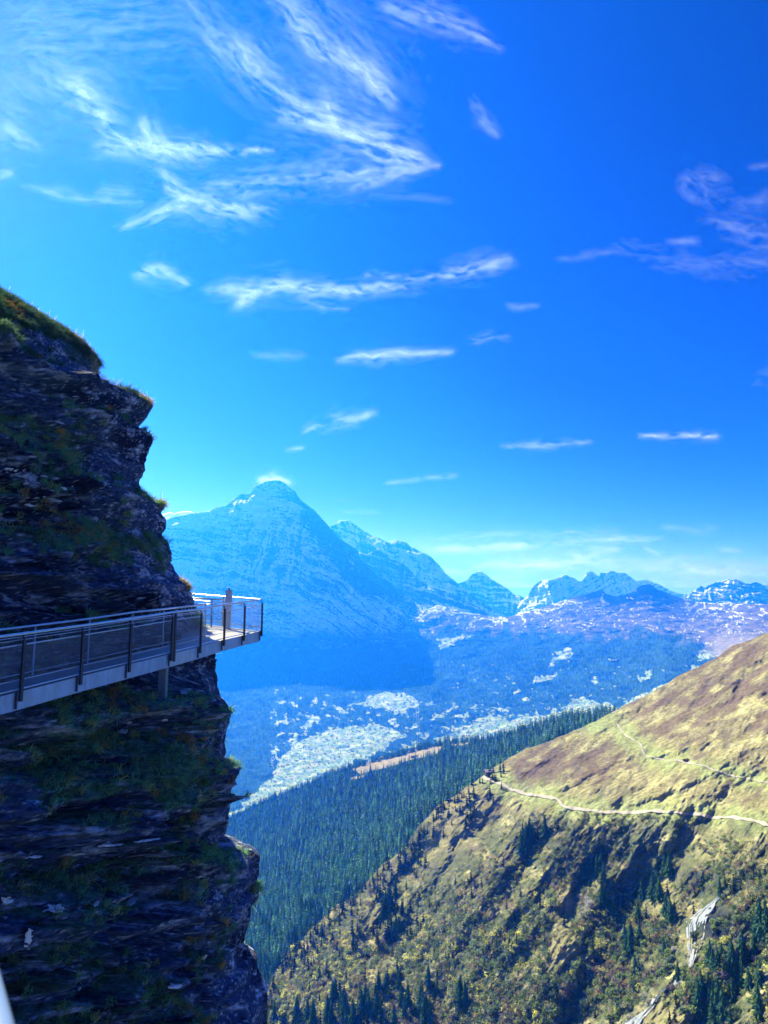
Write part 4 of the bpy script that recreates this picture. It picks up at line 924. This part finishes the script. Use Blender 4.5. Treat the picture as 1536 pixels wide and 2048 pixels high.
# ------------------------------------------------------------------ waterfall and stream
def water_sheet(name, label, rows, mat, strands=True, lift=1.0):
    """rows of (left px, right px, py); a ragged curtain of water hugging the rock"""
    nr, nc = 90, 26; rr = np.array(rows, float); t = np.linspace(0, len(rr)-1, nr)
    l = np.interp(t, np.arange(len(rr)), rr[:, 0]); r = np.interp(t, np.arange(len(rr)), rr[:, 1]); y = np.interp(t, np.arange(len(rr)), rr[:, 2])
    U_ = np.linspace(0, 1, nc)[None]; X = l[:, None]+(r-l)[:, None]*U_+noise(U_*9, t[:, None]*.5, 2)*1.5; Yp = y[:, None]+0*U_
    P_ = on_hill(X.ravel(), Yp.ravel()).reshape(nr, nc, 3)
    P_ = P_*(1-(lift+.5*noise(U_*30, t[:, None]*.7, 5))/np.linalg.norm(P_, axis=-1))[..., None]
    fs = grid_faces(nr, nc); gap = noise(np.linspace(0, 1, nc)[None]*14, t[:, None]*.3, 9)
    fac = gap[:-1, :-1].ravel() < (.10 if name == 'waterfall' else .35); u_e = np.abs(U_-.5)*2; rag = (u_e+noise(U_*6, t[:, None]*2.5, 3)*.7)[:-1, :-1].ravel() < .95
    o = link(name, mesh_np(name, P_, fs[fac & rag], mat=mat)); tag(o, label, 'water'); return o
water_sheet('waterfall', 'white waterfall pouring over a dark rock lip into the shaded ravine', [(1441,1447,1788),(1425,1436,1802),(1396,1424,1820),(1374,1414,1838),(1370,1410,1850),(1371,1408,1870),(1373,1400,1895),(1375,1388,1925),(1376,1382,1940)], M['water'], lift=2.2)
st = water_sheet('stream', 'white cascading stream running down the ravine from the waterfall', [(1376,1384,1936),(1358,1368,1952),(1340,1352,1968),(1322,1330,1982),(1306,1316,1998),(1298,1308,2012),(1270,1292,2032),(1235,1280,2052),(1215,1260,2070)], M['water'], lift=1.4)
st['kind'] = 'structure'; del st['category']
def boulder(px, py, wm, label, seed):
    rr = np.random.RandomState(seed); nth, nph = 22, 34; th = np.linspace(0, math.pi, nth)[:, None]; ph = np.linspace(0, 2*math.pi, nph)[None]
    d = np.stack([np.sin(th)*np.cos(ph), np.sin(th)*np.sin(ph), np.cos(th)+0*ph], -1); r = 1+.45*fbm(d[..., 0]*1.3+seed, d[..., 1]*1.3, d[..., 2]*2.5, o=4)
    V = d*r[..., None]*np.array([1, .8, .62])*wm/2; c = on_hill(px, py)[0]; o = link('boulder', mesh_np('boulder', V, grid_faces(nth, nph), mat=M['rock'], smooth=False)); o.location = c; tag(o, label, 'rock', 'boulders by the stream')
boulder(1352, 1900, 7, 'wet boulder left of the foot of the waterfall', 1); boulder(1290, 1992, 7, 'largest grey boulder on the left bank of the stream', 2); boulder(1300, 2004, 5, 'lower boulder on the left bank of the stream', 3); boulder(1262, 2036, 6, 'boulder in the stream bed at the photo bottom', 4)
# ------------------------------------------------------------------ huts
def hut(p, L_, W_, Hh, label, rot, roofmat):
    e = empty('alpine_hut', tuple(p)); e.rotation_euler = (0, 0, rot); tag(e, label, 'hut')
    m = MB(); m.bar((0, 0, -1), (0, 0, Hh), L_, W_, up=(0, 1, 0)); m.add([(-L_/2, -W_/2, Hh), (-L_/2, W_/2, Hh), (-L_/2, 0, Hh+W_*.28), (L_/2, -W_/2, Hh), (L_/2, W_/2, Hh), (L_/2, 0, Hh+W_*.28)], [(0, 2, 1), (3, 4, 5)]); m.build('wall', M['timber'], e)
    m = MB(); hw = W_/2+.8
    for s_ in (-1, 1):
        a = np.array([-L_/2-.7, 0, Hh+W_*.30]); b = np.array([L_/2+.7, 0, Hh+W_*.30]); c = np.array([L_/2+.7, s_*hw, Hh-.2]); d = np.array([-L_/2-.7, s_*hw, Hh-.2]); u = np.array([0, 0, .22])
        m.add([a, b, c, d, a+u, b+u, c+u, d+u], [(0, 1, 2, 3), (7, 6, 5, 4), (0, 4, 5, 1), (1, 5, 6, 2), (2, 6, 7, 3), (3, 7, 4, 0)])
    m.build('roof', roofmat, e)
    m = MB(); m.bar((-L_/5, -W_/2-.05, 0), (-L_/5, -W_/2-.05, 2.1), 1.1, .1, up=(0, 1, 0)); m.build('door', M['bark'], e)
hut(on_hill(978, 1547)[0], 11, 8, 2.8, 'dark timber hut with pale roof where the gravel path meets the forest', .25, M['roof'])
hut(on_spur(829, 1516)[0], 20, 9, 2.2, 'long low dark hut in the middle of the forest clearing', .3, M['timber'])
hut(on_spur(764, 1516)[0], 13, 9, 3, 'small pale hut on the upper left edge of the forest clearing', .1, M['roof'])
p = on_hill(1372, 1522)[0]; hut(p, 4.5, 3, 1.6, 'tiny dark shelter beside the footpath on the upper pasture', .4, M['timber'])
for k, (x0, x1) in enumerate(((832, 836), (836.5, 839.5))):
    a, b = PT(x0, 1408, 3000), PT(x1, 1487, 2300); m = MB(); mid = (a+b)/2; m.tube([a, mid*np.array([1, 1, 1.002]), b], .3, 6)
    tag(m.build('hanging_cable', material('pale cable', (.30, .48, .52), nscale=.1), loc=a, smooth=True), ('left' if k == 0 else 'right')+' one of two pale cables hanging above the forest clearing', 'cable', 'cables above the forest')

# ------------------------------------------------------------------ cirrus
cx_, cy_ = np.linspace(-30, 1570, 760), np.linspace(-30, 1175, 560)
X, Yg = np.meshgrid(cx_, cy_)
wx = X+fbm(X*.006, Yg*.008, 3, o=4, g=.5)*42; wy = Yg+fbm(X*.006, Yg*.008, 77, o=4, g=.5)*30
CL = [ ([(0,70,90),(200,50,90),(340,60,60)], .22), # strokes: points (x, y, half width), strength
 ([(150,170,22),(190,215,20),(235,260,16),(275,290,18),(320,302,14),(420,306,7),(545,304,3)], 1.0), ([(295,235,7),(300,262,13),(310,295,14)], .8), ([(190,295,16),(250,300,20),(330,305,12)], .45), ([(90,150,40),(200,200,45),(260,260,30)], .25),
 ([(245,455,5),(300,438,9),(350,410,13),(385,395,14)], .75), ([(335,350,9),(350,375,15),(375,395,18),(430,410,18),(480,425,15),(530,420,10)], .85), ([(420,370,12),(480,380,20),(560,355,26),(640,345,26),(740,340,20),(880,326,5)], .45), ([(700,375,10),(780,350,9),(880,328,3)], .5),
 ([(420,60,22),(480,110,26),(530,150,32),(570,190,22),(600,220,14)], .6), ([(380,0,24),(430,60,24)], .3), ([(560,0,18),(600,50,18),(660,100,24),(720,140,26),(780,190,16)], .8), ([(640,0,50),(720,90,50),(780,170,30)], .15), ([(560,235,16),(620,240,24),(660,235,22),(700,265,24),(760,290,20),(860,322,6)], 1.0), ([(650,195,8),(665,240,18)], .6), ([(600,150,30),(700,220,40),(800,280,26)], .12),
 ([(780,10,14),(850,30,24),(920,60,22),(990,90,6)], .4), ([(0,270,26),(50,285,14)], .45), ([(0,200,60),(60,230,40)], .2), ([(0,350,8),(20,348,5)], .6), ([(45,372,4),(110,385,8),(180,400,6),(280,405,8)], .4), ([(200,385,8),(260,390,10)], .3),
 ([(270,553,5),(320,542,11),(350,552,10),(380,572,5)], .85), ([(420,582,6),(470,575,12),(500,580,14),(560,572,10),(620,580,10),(700,578,9),(780,572,9),(830,572,7)], .95), ([(485,610,8),(500,590,10)], .9), ([(740,548,4),(830,556,6),(900,545,9),(960,530,13),(1020,522,8)], .7), ([(600,600,10),(640,615,6),(700,620,4)], .3),
 ([(680,720,4),(720,710,10),(780,710,7),(900,705,4)], .75), ([(920,688,4),(970,678,7),(1020,676,5)], .4), ([(610,860,5),(660,843,9),(710,840,8),(750,828,4)], .7), ([(1280,871,3),(1340,872,4),(1430,872,4)], 1.0), ([(1000,895,3),(1080,890,6),(1180,884,3)], .6), ([(575,897,3),(605,895,3)], .5), ([(775,965,3),(820,960,4),(910,952,4)], .4),
 ([(1360,350,10),(1400,375,18),(1425,395,14)], .28), ([(1400,350,16),(1440,350,14)], .2), ([(1340,485,4),(1390,482,6)], .25), ([(1440,450,12),(1500,470,22),(1560,480,22)], .24), ([(1500,330,5),(1536,330,6)], .25), ([(1480,410,14),(1540,400,18)], .15), ([(940,200,6),(970,240,12),(1000,270,5)], .25), ([(1130,520,5),(1260,495,16),(1400,540,18),(1540,530,20)], .15), ([(1530,760,10),(1560,755,10)], .3),
 ([(850,1098,5),(950,1097,9),(1100,1085,6),(1320,1078,5)], .7), ([(830,1080,4),(1000,1068,5),(1240,1066,4)], .4), ([(880,1140,6),(1000,1128,10),(1150,1120,12),(1290,1135,14),(1420,1140,14),(1536,1140,14)], .75), ([(1180,1102,8),(1240,1100,5)], .5), ([(1290,1095,3),(1320,1110,4)], .5), ([(1440,1100,3),(1480,1106,5)], .6), ([(1330,1055,5),(1430,1062,8)], .25), ([(1000,1165,16),(1150,1170,14),(1400,1180,18)], .6), ([(640,1000,3),(700,1003,4)], .3), ([(690,1025,4),(760,1028,4)], .2), ([(515,962,5),(548,955,7),(575,962,4)], 1.3), ([(1020,612,6),(1075,612,5)], .25), ([(500,710,8),(600,715,8)], .15), ([(760,395,6),(900,400,8)], .12)]
DEN = np.zeros(X.shape)
for k, (pts, inten) in enumerate(CL):
    a = np.array(pts, float); x0, x1, y0, y1 = a[:, 0].min()-140, a[:, 0].max()+140, a[:, 1].min()-110, a[:, 1].max()+110
    ci = np.where((cx_ > x0) & (cx_ < x1))[0]; ri = np.where((cy_ > y0) & (cy_ < y1))[0]
    if not len(ci) or not len(ri): continue
    sl_ = (slice(ri[0], ri[-1]+1), slice(ci[0], ci[-1]+1)); small = np.clip(a[:, 2].mean()/14, .15, 1)
    gx, gy = lerp(X[sl_], wx[sl_], small), lerp(Yg[sl_], wy[sl_], small)
    r, al = polydist(gx, gy, a); wd = np.interp(al, np.linspace(0, 1, len(a)), a[:, 2])
    d = a[-1, :2]-a[0, :2]; d /= np.linalg.norm(d)+1e-6; u_, v_ = X[sl_]*d[0]+Yg[sl_]*d[1], -X[sl_]*d[1]+Yg[sl_]*d[0]
    fib = fbm(u_*.008+k, v_*.055+fbm(u_*.012, v_*.012, k, o=3)*.9, k*1.7, o=5, g=.58)*.8+fbm(u_*.035, v_*.11+fbm(u_*.02, v_*.03, 5, o=2)*2, k, o=5, g=.6)*.62
    endf = sst(-.02, .12, al)*sst(1.02, .88, al)*.5+.5
    DEN[sl_] += .62*inten*np.exp(-(r/(wd*1.05))**1.7)*np.clip(.58+1.9*fib, .0, 2.0)*endf+inten*.13*np.exp(-(r/(wd*2.4))**1.4)*np.clip(.4+2.0*fib, 0, 2)
DEN = (DEN+np.roll(DEN, 1, 0)+np.roll(DEN, -1, 0)+np.roll(DEN, 1, 1)+np.roll(DEN, -1, 1))/5 if False else DEN
DEN = (1-np.exp(-DEN*.85))*.92
d_ = PT(X, Yg, 1.0); d_ /= np.linalg.norm(d_, axis=-1, keepdims=True)
dist = np.minimum(9000/np.maximum(d_[..., 2], .02), 70000)
low_ = (Yg > 1100); 
CM = bpy.data.materials.new('cirrus ice'); CM.use_nodes = True; n, l = CM.node_tree.nodes, CM.node_tree.links; n.remove(n['Principled BSDF'])
at = n.new('ShaderNodeAttribute'); at.attribute_name = 'Col'; tl = n.new('ShaderNodeBsdfTranslucent'); tl.inputs[0].default_value = (.47, .60, .72, 1); df = n.new('ShaderNodeBsdfDiffuse'); df.inputs[0].default_value = (.9, .93, 1, 1)
ad = n.new('ShaderNodeAddShader'); tp_ = n.new('ShaderNodeBsdfTransparent'); mx = n.new('ShaderNodeMixShader')
l.new(tl.outputs[0], ad.inputs[0]); l.new(df.outputs[0], ad.inputs[1]); l.new(at.outputs['Fac'], mx.inputs[0]); l.new(tp_.outputs[0], mx.inputs[1]); l.new(tl.outputs[0], mx.inputs[2]); l.new(mx.outputs[0], n['Material Output'].inputs['Surface'])
CP_ = d_*dist[..., None]
fcs = grid_faces(*X.shape); keep = DEN.reshape(-1)[fcs].max(1) > .012
co = link('cirrus_cloud', mesh_np('cirrus_cloud', CP_, fcs[keep], np.repeat(DEN[..., None], 3, -1), mat=CM)); tag(co, 'wispy white cirrus streaks spread over the deep blue sky', 'cloud', kind='stuff')

# ------------------------------------------------------------------ ground far below, so nothing ends in a void
g = np.linspace(-1, 1, 60); GX, GY = np.meshgrid(np.sign(g)*np.abs(g)**1.6*26000, np.sign(g)*np.abs(g)**1.6*26000+9000)
rad_ = np.hypot(GX, GY-9000); GZ = -1250+fbm(GX*.0004, GY*.0004, 1, o=4)*200
GP = np.stack([GX, GY, GZ], -1); tag(link('ground', mesh_np('ground', GP, grid_faces(60, 60), np.zeros(GP.shape)+np.array((.06, .08, .04)), mat=M['valley'])), 'green valley floor far below', kind='structure')

# ------------------------------------------------------------------ haze: one closed box of blue mountain air
hz = MB(); x0, x1, y0, y1, z0, z1 = -19500, 19500, -4000, 27000, -1460, 1850
hz.add([(x0, y0, z0), (x1, y0, z0), (x1, y1, z0), (x0, y1, z0), (x0, y0, z1), (x1, y0, z1), (x1, y1, z1), (x0, y1, z1)], [(3, 2, 1, 0), (4, 5, 6, 7), (0, 1, 5, 4), (1, 2, 6, 5), (2, 3, 7, 6), (3, 0, 4, 7)])
hm = bpy.data.materials.new('mountain air'); hm.use_nodes = True; n, l = hm.node_tree.nodes, hm.node_tree.links; n.remove(n['Principled BSDF'])
pv = n.new('ShaderNodeVolumePrincipled'); pv.inputs['Color'].default_value = (.008, .165, 1.0, 1); pv.inputs['Density'].default_value = 1.35e-4; pv.inputs['Anisotropy'].default_value = .5
pv.inputs['Absorption Color'].default_value = (1, 1, 1, 1)
l.new(pv.outputs[0], n['Material Output'].inputs['Volume'])
ho = hz.build('haze', hm); tag(ho, 'thin blue mountain haze filling the valley air', kind='stuff')
